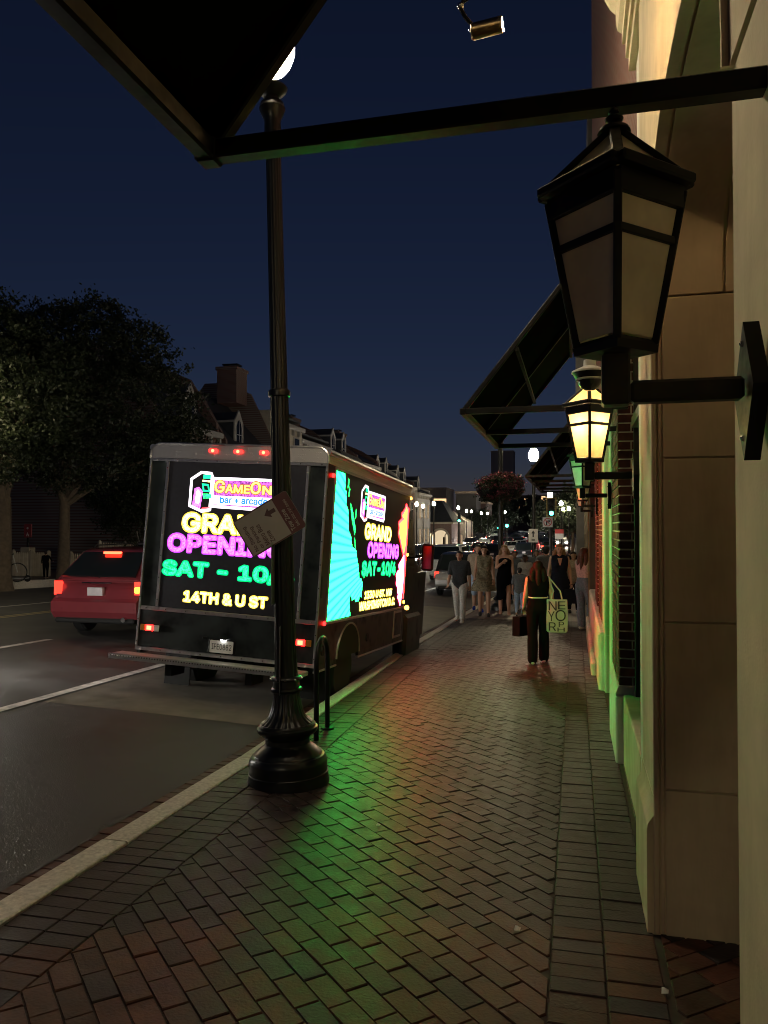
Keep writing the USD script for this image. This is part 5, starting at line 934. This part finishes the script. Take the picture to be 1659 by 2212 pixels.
# traffic signals and signs
emit('signal_green', (.05, 1., .55), 7.); emit('signal_red', (1, .1, .03), 5.); mat('signal_yellow', (.35, .24, .06), .5); mat('sign_white', (.6, .58, .55), .5); mat('sign_red2', (.45, .03, .03), .5)
def signal(lab, px, D, ztop, h_=4.2, sign=True, big=1.0, frame=True):
    p = wx(px, D); zgr = float(gz(0, p[1])) if p[0] > -4 else RZ(p[0], p[1]); zt = 1.7 + (1138 - ztop) / F * D - zgr
    t = thing('traffic_signal', lab, 'traffic signal', (p[0], p[1], zgr), math.radians(3))
    obj('pole', MB().tube([(0, 0, -.1), (0, 0, zt)], .06, 10), 'post_paint', t); b = obj('housing', MB().box((-.18, -.2, zt - 1.05), (.18, -.02 + .0, zt), .02).box((-.03, -.02, zt - .9), (.03, .06, zt - .85)), 'black_iron', t, smooth=False)
    if frame: obj('backplate', MB().poly(sbox(-.3, zt - 1.14, .3, zt + .08).difference(sbox(-.24, zt - 1.08, .24, zt + .02)), 'xz', -.1, -.08), 'signal_yellow', t, smooth=False)
    for k in range(3):
        z = zt - .18 - k * .345; l = obj('lens', MB().lathe([(.001, -.03), (.1, -.02), (.13 * big, 0)], 18, (0, -.202, z), axis=1), 'signal_green' if k == 2 else 'black_iron', t); obj('visor', MB().tube([(.15 * math.cos(a_), -.29, z + .15 * math.sin(a_)) for a_ in np.linspace(0, math.pi, 9)], .012, 5), 'black_iron', l)
    return t, zt
t, zt = signal('nearest traffic signal showing green over the no right turn sign', 1191, 47, 1078)
sg = thing('no_right_turn_sign', 'square white no right turn sign below the green signal', 'sign', (wx(1183, 46.6)[0], wx(1183, 46.6)[1], 1.7 + (1138 - 1128) / F * 46.6))
obj('plate', MB().box((-.3, 0, -.3), (.3, .02, .3), .004), 'sign_white', sg, smooth=False)
obj('arrow', MB().poly(unary_union([sbox(-.1, -.17, -.03, .09), sbox(-.1, .03, .06, .1), Polygon([(.05, -.03), (.05, .16), (.19, .065)])]), 'xz', -.006, -.001), 'plate_ink', sg, smooth=False)
obj('ring', MB().poly(unary_union([Point(0, 0).buffer(.25).difference(Point(0, 0).buffer(.205)), LineString([(-.16, .16), (.16, -.16)]).buffer(.022).intersection(Point(0, 0).buffer(.22))]), 'xz', -.011, -.0065), 'sign_red2', sg, smooth=False)
signal('traffic signal showing green before the white gable wall', 992, 85, 1108, frame=False); signal('traffic signal showing green just right of the basket post', 1095, 82, 1118, frame=False, big=1.3); signal('small traffic signal showing green left of the basket post', 1077, 105, 1127, frame=False)
p = wx(1152, 27.8); t = thing('walk_sign', 'white sign with a black arrow on the lamp post right of the basket', 'sign', (p[0], p[1] - .12, 1.7 + (1138 - 1157) / F * 27.8))
obj('plate', MB().box((-.165, 0, -.24), (.165, .012, .24), .004), 'sign_white', t, smooth=False); obj('arrow', MB().poly(unary_union([sbox(-.025, -.05, .025, .1), Polygon([(-.07, .08), (.07, .08), (0, .19)]), sbox(-.06, -.18, .06, -.13)]), 'xz', -.006, -.001), 'plate_ink', t, smooth=False)
p = wx(1208, 36); t = thing('restriction_sign', 'red topped white kerb sign right of the signal pole', 'sign', (p[0], p[1], float(gz(0, 35))))
zz = 1.7 + (1138 - 1154) / F * 36 - float(gz(0, 35)); obj('pole', MB().cyl((0, .02, -.1), (0, .02, zz + .25), .025), 'steel', t); obj('plate', MB().box((-.2, -.01, zz - .23), (.2, .0, zz + .23), .003), 'sign_white', t, smooth=False); obj('band', MB().box((-.2, -.016, zz + .03), (.2, -.011, zz + .23)), 'sign_red2', t, smooth=False)
# ---------------------------------------------------------------- people
mat('skin', (.58, .34, .24), .5, var=.06); mat('skin_tan', (.46, .26, .17), .5, var=.06); mat('skin_dark', (.13, .065, .04), .5, var=.06)
for n, c in (('black', (.004, .004, .005)), ('navy', (.016, .02, .034)), ('pink', (.6, .42, .42)), ('denim', (.16, .2, .27)), ('grey', (.16, .17, .18)), ('pale', (.5, .49, .46)), ('plaid', (.2, .17, .11)), ('tan', (.4, .32, .24)), ('charcoal', (.05, .055, .06)), ('blueshoe', (.03, .06, .35)), ('lightblue', (.35, .45, .6))): mat('cloth_' + n, c, .9, spec=.08, var=.25 if n != 'plaid' else .6, scale=30 if n != 'plaid' else 22, bump=.02, bscale=120)
mat('hair_brown', (.016, .009, .006), .6, spec=.15, var=.4, scale=40); mat('hair_fair', (.25, .14, .06), .5, var=.35, scale=40); mat('hair_dark', (.012, .009, .008), .5, var=.3, scale=40); mat('hair_auburn', (.09, .03, .016), .5, var=.35, scale=40)
mat('lips', (.35, .08, .07), .4); mat('shoe_white', (.6, .58, .52), .5); mat('shoe_dark', (.03, .028, .026), .5)
_ico = np.array(trimesh.creation.icosphere(1, 1.0).vertices)
def ball(p, r): return np.array(p) + _ico * (np.array(r) if np.ndim(r) else r)
def bone(*jr): return m3.Manifold.hull_points(np.vstack([ball(p, r) for p, r in jr]))
def fuse(parts, ref=.035, it=6):
    m = m3.Manifold.batch_boolean(parts, m3.OpType.Add).refine_to_length(ref).to_mesh()
    t = trimesh.Trimesh(m.vert_properties[:, :3], m.tri_verts, process=False); trimesh.smoothing.filter_taubin(t, iterations=it); return np.array(t.vertices), np.array(t.faces)
V3 = lambda *a: np.array(a, float)
def hand(w, d, side):
    """palm, four unequal fingers slightly curled, and a thumb leaving the palm's side; d: forearm direction, side: thumb side"""
    d = d / np.linalg.norm(d); s = side - d * (side @ d); s /= np.linalg.norm(s); n = np.cross(d, s); P = []
    k = w + d * .075; P.append(bone((w, .022), (w + d * .02 + s * .02, .014), (w + d * .02 - s * .02, .014), (k + s * .03, .011), (k - s * .03, .011)))
    for o, L in ((.03, .068), (.01, .078), (-.011, .072), (-.031, .056)):
        a = k + s * o; b = a + (d * .9 + n * .3) * L * .55; c = b + (d * .55 + n * .8) * L * .5; P += [bone((a, .0095), (b, .0088)), bone((b, .0088), (c, .0075))]
    a = w + d * .03 + s * .026; b = a + (d * .6 + s * .75) * .035; c = b + (d * .95 + n * .3) * .032; return P + [bone((a, .012), (b, .0105)), bone((b, .0105), (c, .0085))]
def ground_hit(px, py):
    r = FW + RT * (px - CX) / F - UP * (py - CY) / F; lo, hi = 1., 200.
    for _ in range(50):
        m = (lo + hi) / 2; p = EYE + r * m
        zg_ = float(gz(p[0], p[1])) if p[0] > float(XK(p[1])) - .1 else RZ(p[0], p[1])
        lo, hi = (m, hi) if p[2] > zg_ else (lo, m)
    return EYE + r * lo, lo
def person(lab, px, ytop, yfeet, face, legs=((.1, .05), (-.1, .1)), arms=((.1, .12, .2), (-.05, .12, .2)), female=True, skin='skin', hair='hair_brown', hairlen=.25, top=None, sleeve=0., bottom=None, blen=.95, flare=0., dress=None, hem=.5, strap=True, shoes='shoe_dark', eyes=False, crop=0., turn=0., ht=None, loc=None, cap=None, neckdip=0., group=None, slit=False, lean=0., D=None, deep=False):
    if loc is None:
        if D is None: p, D = ground_hit(px, yfeet)
        else: p = wx(px, D); p[2] = float(gz(p[0], p[1]))
        ht = ht or (yfeet - ytop) / F * D; loc = p
    s = ht / 1.72; sh = .165 if female else .19; W_ = 1.0 if female else 1.12
    hipz = .92; J = {}
    zs_ = []
    for i, (a, b) in enumerate(legs):
        sx = (-1, 1)[i]; hp = V3(sx * .09, 0, hipz); kn = hp + .43 * V3(.02 * sx, math.sin(a), -math.cos(a)); an = kn + .41 * V3(.0, math.sin(a - b), -math.cos(a - b)); J[i] = [hp, kn, an]; zs_.append(an[2])
    dz = .085 - min(zs_)
    for i in J: J[i] = [q + V3(0, 0, dz) for q in J[i]]
    o = V3(0, 0, dz); pel = V3(0, 0, .96) + o; wai = V3(0, .0, 1.10) + o; ch = V3(0, .0, 1.29) + o; nk = V3(0, .0, 1.46) + o; hd = V3(.0, .022, 1.605) + o
    def torso(g=0., lo=0, hi=2):
        P = []
        if lo <= 0: P.append(bone((pel + V3(.07 * W_, -.015, -.05), .1 + g), (pel + V3(-.07 * W_, -.015, -.05), .1 + g), (wai + V3(.05 * W_, 0, 0), .088 * W_ + g), (wai - V3(.05 * W_, 0, 0), .088 * W_ + g)))
        if lo <= 1: P.append(bone((wai + V3(.05 * W_, 0, 0), .088 * W_ + g), (wai - V3(.05 * W_, 0, 0), .088 * W_ + g), (ch + V3(.08 * W_, .008, 0), .1 + g), (ch + V3(-.08 * W_, .008, 0), .1 + g)))
        if hi >= 2: P.append(bone((ch + V3(.08 * W_, .008, 0), .1 + g), (ch + V3(-.08 * W_, .008, 0), .1 + g), (V3(sh - .03, 0, 1.415) + o, .052 + g), (V3(-sh + .03, 0, 1.415) + o, .052 + g), (nk - V3(0, .0, .02), .05 + g)))
        if female and lo <= 1: P += [bone((ch + V3(q * .07, .085, -.03), .055 + g), (ch + V3(q * .07, .05, .02), .06 + g)) for q in (-1, 1)]
        return P
    def leg(i, g=0., to=1.0, fl=0., foot=True):
        h_, k_, a_ = J[i]; P = [bone((h_ + V3(0, -.01, .0), .1 + g), (k_, .057 + g + fl * .3))]
        if to > .5:
            e = k_ + (a_ - k_) * min(1, (to - .5) * 2); P += [bone((k_, .057 + g + fl * .3), ((k_ * .65 + e * .35) + V3(0, -.018, 0), .056 + g + fl * .6), (e, .038 + g + fl))]
        if foot: P.append(bone((a_, .038), (a_ + V3(0, -.025, -.045), .035), (a_ + V3((-1, 1)[i] * .02, .14, -.058), .026), (a_ + V3((-1, 1)[i] * -.01, .14, -.058), .024)))
        return P
    A = {}
    for i, ar_ in enumerate(arms):
        pit_, ab, el = ar_[:3]; inn = ar_[3] if len(ar_) > 3 else 0.; sx = (-1, 1)[i]; S = V3(sx * sh, 0, 1.415) + o
        d1 = V3(sx * math.sin(ab), math.sin(pit_) * math.cos(ab), -math.cos(pit_) * math.cos(ab)); E_2 = S + .285 * d1
        d2 = V3(sx * (math.sin(ab) * .5 - inn), math.sin(pit_ + el), -math.cos(pit_ + el)); d2 /= np.linalg.norm(d2); A[i] = [S, E_2, E_2 + .245 * d2, d2]
    def arm(i, g=0., to=1.):
        S, e, w_, d2 = A[i]; P = [bone((S, .05 + g), (S + (e - S) * min(1, to * 2), (.05 if to < .5 else .038) + g))]
        if to > .5: P.append(bone((e, .038 + g), (e + d2 * .06, .039 + g), (w_, .026 + g)))
        return P
    body = torso() + leg(0) + leg(1) + arm(0) + arm(1) + [bone((nk - V3(0, .0, .03), .056), (nk + V3(0, .012, .08), .05)), bone((hd + V3(0, -.015, .03), V3(.078, .09, .085)), (hd + V3(0, .035, -.055), V3(.055, .05, .055)), (hd + V3(0, .04, .02), V3(.065, .055, .06)))]
    body += [bone((hd + V3(0, .096, -.0), .008), (hd + V3(0, .108, -.028), .013)), bone((hd + V3(0, .095, -.075), .016), (hd + V3(0, .07, -.085), .03))] + [bone((hd + V3(q * .078, -.005, .01), V3(.009, .02, .028)), (hd + V3(q * .074, .005, -.025), .01)) for q in (-1, 1)]
    for i in A: body += hand(A[i][2], A[i][3], V3(-(-1, 1)[i] * .6, .8, 0))
    Rl = eul('X', -lean)
    def put(n, parts, mt, ref=.04, it=5, **k):
        v, f = parts if isinstance(parts, tuple) else fuse(parts, ref, it); return obj(n, ((v @ Rl.T) * s, f), mt, t, smooth=True, **k)
    t = thing('person', lab, 'person', loc, face + turn, group)
    put('body', body, skin, .03, 4)
    if top:
        P = [bone((q * 1., r_)) if False else None for q, r_ in ()]; P = torso(.014 if crop else .021, 1 if crop else 0)
        if sleeve:
            for i in A: P += arm(i, .012 if sleeve > .45 else .018, sleeve)
        put('top', P, top)
    if bottom: put('trousers' if blen > .7 else 'shorts', torso(.012, 0, 1)[:1] + leg(0, .014, blen, flare, False) + leg(1, .014, blen, flare, False), bottom)
    if dress:
        n = 28; a_ = np.arange(n) * 2 * math.pi / n; fold = 1 + .05 * np.cos(a_ * 7); rings = []
        for z, rx, ry, fo in ((1.12, .155, .115, 0), (1.0, .185, .14, .3), (.92, .2, .15, .6), ((.92 + hem) / 2, .21 + flare, .165 + flare, 1), (hem, .22 + flare * 1.6, .18 + flare * 1.6, 1.3)):
            rr = 1 + (fold - 1) * fo; rings.append(np.stack([rx * rr * np.cos(a_), ry * rr * np.sin(a_) - .01, np.full(n, z) + dz], 1))
        if slit:
            for rg in rings[3:]:
                q = np.exp(-((a_ - math.radians(120)) / .45) ** 2); rg[:, 2] += q * (1.0 - rg[0, 2] + dz) * .9 * (1 if rg is rings[-1] else .3)
        put('skirt', loft_arr(rings, False), dress); put('bodice', torso(.014, 1, 2 if strap else 1) + ([bone((ch + V3(.08, .008, .03), .1), (ch + V3(-.08, .008, .03), .1), (wai, .1))] if not strap else []), dress)
    if deep: put('neckline', [m3.Manifold.hull_points(np.array([(q * .05, .085 + e, 1.425) for q in (-1, 1) for e in (0, .02)] + [(q * .012, .118 + e, 1.27) for q in (-1, 1) for e in (0, .016)] + [(q * .035, .1 + e, 1.36) for q in (-1, 1) for e in (0, .026)]) + o)], skin, .03, 0)
    for i in J:
        a_2 = J[i][2]; sx = (-1, 1)[i]
        put('shoe', [bone((a_2 + V3(0, -.035, -.04), .042), (a_2 + V3(0, -.03, -.065), .024), (a_2 + V3(sx * .02, .15, -.062), .03), (a_2 + V3(-sx * .012, .15, -.062), .028), (a_2 + V3(0, .05, -.02), .038))], shoes, .03, 3)
    hr = [bone((hd + V3(0, -.028, .045), V3(.088, .092, .088)), (hd + V3(0, .028, .075), V3(.068, .06, .05)), (hd + V3(0, -.05, -.02), V3(.075, .06, .07)))]
    if hairlen > .1:
        for q in (-1, 0, 1):
            b = V3(q * .075, -.055 + .025 * abs(q), -.02); e = V3(q * .085, -.095 + .03 * abs(q), -hairlen - .02 * (q == 0)); m_ = (b + e) / 2 + V3(q * .02, -.02, 0); hr += [bone((hd + b, .05), (hd + m_, .052)), bone((hd + m_, .052), (hd + e, .03))]
    put('hair', hr, hair, .03, 3)
    if cap: put('cap', [bone((hd + V3(0, -.015, .065), V3(.098, .108, .075)), (hd + V3(0, -.01, .035), V3(.098, .108, .03))), bone((hd + V3(0, .1, .05), V3(.06, .02, .01)), (hd + V3(0, .16, .035), V3(.05, .02, .008)))], cap)
    if eyes:
        for q in (-1, 1): put('eye', (ball(hd + V3(q * .032, .088, .012), V3(.013, .008, .007)), np.array(trimesh.creation.icosphere(1).faces)), 'hair_dark'); put('eyebrow', (ball(hd + V3(q * .034, .09, .034), V3(.018, .007, .004)), np.array(trimesh.creation.icosphere(1).faces)), hair)
        put('mouth', (ball(hd + V3(0, .1, -.05), V3(.022, .008, .009)), np.array(trimesh.creation.icosphere(1).faces)), 'lips')
    Rz = rotz(face + turn)
    return t, dict(loc=np.array(loc), s=s, R=Rz, hand=[Rz @ ((A[i][2] + A[i][3] * .07) * s) + loc for i in (0, 1)], sh=[Rz @ ((A[i][0] + V3(0, 0, .05)) * s) + loc for i in (0, 1)], hip=[Rz @ ((J[i][0] + V3((-1, 1)[i] * .16, 0, 0)) * s) + loc for i in (0, 1)])
CAMW, AWAY = math.pi + .12, .1                                         # walking towards us / away from us
t, w1 = person('woman seen from behind in black tank top and flared black trousers', 1163, 1212, 1433, AWAY, ((-.12, .02), (.16, .05)), ((.1, .16, .5), (.05, .2, .15)), hair='hair_brown', hairlen=.27, top='cloth_black', crop=1, bottom='cloth_black', blen=1.0, flare=.035, shoes='shoe_white')
tr = w1['R']
obj('waist_band', MB().lathe([(.124, 0), (.128, .008), (.126, .018)], 28).xf(np.diag([1.22, .95, 1]), (0, 0, 1.10 * w1['s'])), 'shoe_white', t)
# her tote bag and black shopping bag
mat('canvas', (.46, .44, .39), .85, bump=.02)
b0 = w1['hip'][1] + tr @ V3(.05, -.05, -.02); t = thing('tote_bag', 'pale canvas tote bag with big black letters carried by the woman in black', 'tote bag', b0, AWAY)
rings = [np.array([(x * k, y * d, z) for x, y in ((-.17, -1), (-.06, -1.2), (.06, -1.2), (.17, -1), (.18, 0), (.17, 1), (.06, 1.1), (-.06, 1.1), (-.17, 1), (-.18, 0))]) for z, k, d in ((-.33, .78, .045), (-.31, .88, .06), (-.1, .92, .075), (.05, .9, .06), (.17, .86, .03))]
obj('bag', MB().loft(rings), 'canvas', t, smooth=40)
for s_, a_, b_, c_, d_ in (('N', -.13, -.01, .01, .15), ('E', .01, .12, .03, .15), ('Y', -.14, -.04, -.15, .0), ('O', -.03, .125, -.15, .02), ('R', -.13, -.02, -.3, -.17), ('P', .02, .1, -.24, -.16), ('H', .0, .11, -.31, -.25)):
    v, f = MB().poly(text_fit(s_, a_, b_, c_, d_), 'xz', -.094, -.092).arr(); v[:, 1] += .02 * np.clip((v[:, 2] - .0) / .17, 0, 1) + .008 * np.clip(-(v[:, 2] + .1) / .12, 0, 1); obj('lettering', (v, f), 'plate_ink', t, smooth=False)
shp = tr.T @ (w1['sh'][1] - b0)
for y_ in (-.025, .025): obj('strap', MB().tube([(-.09, y_, .16), (-.05, y_, .3), shp + V3(0, y_, -.03), shp + V3(.0, y_, .0), (.05, y_, .3), (.08, y_, .16)], .011, 6), 'canvas', t)
def bag(lab, at, w_, h_, d_, mt, rot=0., white=False):
    t = thing('shopping_bag', lab, 'shopping bag', at, rot); P = [np.array([(-w_ / 2, -d_ / 2, z), (w_ / 2, -d_ / 2, z), (w_ / 2, d_ / 2, z), (-w_ / 2, d_ / 2, z)]) * [k, k, 1] for z, k in ((-h_ - .12, 1), (-.12, .96))]
    obj('bag', MB().loft(P), mt, t, smooth=False)
    for y_ in (-d_ / 2 + .01, d_ / 2 - .01): obj('handle', MB().tube([(-w_ * .22, y_, -.12), (-w_ * .16, y_ * .6, -.03), (0, 0, .0), (w_ * .16, y_ * .6, -.03), (w_ * .22, y_, -.12)], .006, 5), mt, t)
    if white: obj('tissue', MB().add(*hull_pts([(w_ * .1, -d_ / 2 - .004, -.13), (w_ * .22, -d_ / 2 - .004, -.13), (w_ * .16, -d_ / 2 - .004, -.38), (w_ * .2, -d_ / 2 - .01, -.2)])), 'shoe_white', t, smooth=False)
    return t
bag('black paper shopping bag in the left hand of the woman in black', w1['hand'][0] + V3(-.02, 0, .02), .34, .30, .14, 'cloth_black', AWAY + .9, True)
t, w2 = person('fair-haired woman in a dark wrap dress facing the viewer', 1209, 1176, 1347, CAMW, ((.12, .1), (-.1, .12)), ((.05, .18, .25), (.02, .2, .1)), hair='hair_fair', hairlen=.2, dress='cloth_navy', hem=.42, flare=.03, eyes=True, shoes='shoe_white', deep=True)
bag('dark carrier bag hanging from the hand of the fair-haired woman', w2['hand'][0] + V3(0, -.05, .03), .36, .34, .12, 'cloth_navy', .3)
person('long-haired woman in a pink top and jeans leaning at the brick wall', 1262, 1184, 1361, AWAY - .75, ((.06, .02), (.26, .3)), ((.5, .2, 1.0), (.4, .15, 1.4)), hair='hair_auburn', hairlen=.36, top='cloth_pink', crop=1, sleeve=.9, bottom='cloth_denim', blen=.97, flare=.03, shoes='shoe_white')
person('man in a dark shirt and light trousers stepping along the kerb', 993, 1188, 1343, CAMW - .15, ((.3, .12), (-.22, .25)), ((-.2, .12, .2), (.25, .12, .35)), female=False, hair='hair_dark', hairlen=0, top='cloth_charcoal', sleeve=.42, bottom='cloth_pale', blen=.97, flare=.015, shoes='shoe_white', eyes=True, skin='skin_tan')
person('woman in a belted plaid dress carrying a jacket', 1046, 1179, 1331, CAMW, ((.14, .1), (-.12, .12)), ((.1, .16, .35), (.1, .16, .6)), hair='hair_brown', hairlen=.12, dress='cloth_plaid', hem=.62, flare=.06, eyes=True, skin='skin_tan')
person('man in a white shirt, pale shorts and blue shoes behind the plaid dress', 1032, 1181, 1326, CAMW, ((.25, .15), (-.2, .2)), ((.1, .12, .2), (-.1, .12, .2)), female=False, hair='hair_dark', hairlen=0, top='cloth_tan', sleeve=.45, bottom='cloth_lightblue', blen=.55, flare=.02, shoes='cloth_blueshoe', D=22.5)
person('woman in a black strapless dress with a high slit facing the viewer', 1090, 1177, 1327, CAMW, ((.15, .08), (-.1, .1)), ((.1, .12, .1), (.5, .1, 1.7, .7)), hair='hair_fair', hairlen=.24, dress='cloth_black', hem=.36, flare=-.02, strap=False, slit=True, eyes=True, shoes='skin')
person('boy in a grey shirt seen from behind beside the woman in black', 1122, 1226, 1332, AWAY, ((.1, .1), (-.15, .1)), ((.1, .14, .2), (-.05, .14, .2)), female=False, hair='hair_dark', hairlen=0, top='cloth_grey', sleeve=.42, bottom='cloth_lightblue', blen=.9, shoes='shoe_dark', D=20.5, ht=1.32)
person('broad man in a grey shirt and cap walking away', 1179, 1172, 1322, AWAY, ((.1, .1), (-.2, .15)), ((.1, .2, .3), (-.05, .2, .3)), female=False, hair='hair_dark', hairlen=0, top='cloth_grey', sleeve=.44, bottom='cloth_charcoal', blen=.95, cap='cloth_charcoal', D=21.5, ht=1.9)
person('dark-haired man half hidden left of the grey shirted man', 1158, 1180, 1310, CAMW, female=False, hair='hair_dark', hairlen=0, top='cloth_charcoal', sleeve=.44, bottom='cloth_charcoal', skin='skin_dark', D=25, ht=1.82)
person('woman in a white patterned top behind the strapless dress woman', 1112, 1180, 1310, CAMW, skin='skin_dark', hair='hair_dark', hairlen=.1, top='cloth_charcoal', bottom='cloth_denim', D=26, ht=1.78)
person('person in a white edged dark top in the middle of the crowd', 1134, 1188, 1315, CAMW, skin='skin_dark', hair='hair_dark', hairlen=.08, top='cloth_pale', bottom='cloth_charcoal', sleeve=.4, D=23.5, ht=1.66)
person('long-haired woman in dark clothes behind the fair-haired woman', 1238, 1178, 1318, CAMW, skin='skin_tan', hair='hair_brown', hairlen=.36, top='cloth_tan', bottom='cloth_black', sleeve=.9, D=22, ht=1.76)
person('small figure at the back of the crowd right of the signal pole', 1216, 1180, 1290, CAMW, top='cloth_grey', bottom='cloth_denim', D=31, ht=1.72, hair='hair_dark', hairlen=.2)
person('distant walker close to the dark shop front', 1247, 1180, 1290, CAMW, female=False, top='cloth_pale', bottom='cloth_denim', D=34, ht=1.75, hair='hair_dark', hairlen=0)
person('distant walker farthest along the pavement', 1229, 1180, 1290, AWAY, female=False, top='cloth_charcoal', bottom='cloth_charcoal', D=42, ht=1.8, hair='hair_dark', hairlen=0)
q = fp2(100, 30.5); person('small dark child silhouetted against the picket fence', 0, 0, 0, AWAY + .4, ((.06, .02), (-.06, .02)), ((.3, .2, .5), (.8, .3, .3)), female=False, hair='hair_dark', hairlen=0, top='cloth_black', sleeve=.9, bottom='cloth_black', blen=.95, loc=np.array(q), ht=1.08)
# litter
mat('paper', (.6, .58, .54), .7)
for k, (px, py, lab) in enumerate(((1437, 2152, 'scrap of white paper on the bricks at the arched entrance'), (816, 1786, 'white crumb of litter on the bricks right of the lamp base'), (1117, 2015, 'small white straw piece near the edge of the diagonal bricks'))):
    p, _ = ground_hit(px, py); obj('litter', MB().add(*hull_pts(p + np.array([(-.014, 0, .008), (.012, .004, .01), (.016, .03, .009), (-.01, .026, .02), (0, .02, .022), (-.014, 0, .007)]) * (1 if k != 1 else .8))), 'paper', smooth=False, label=lab, cat='litter')
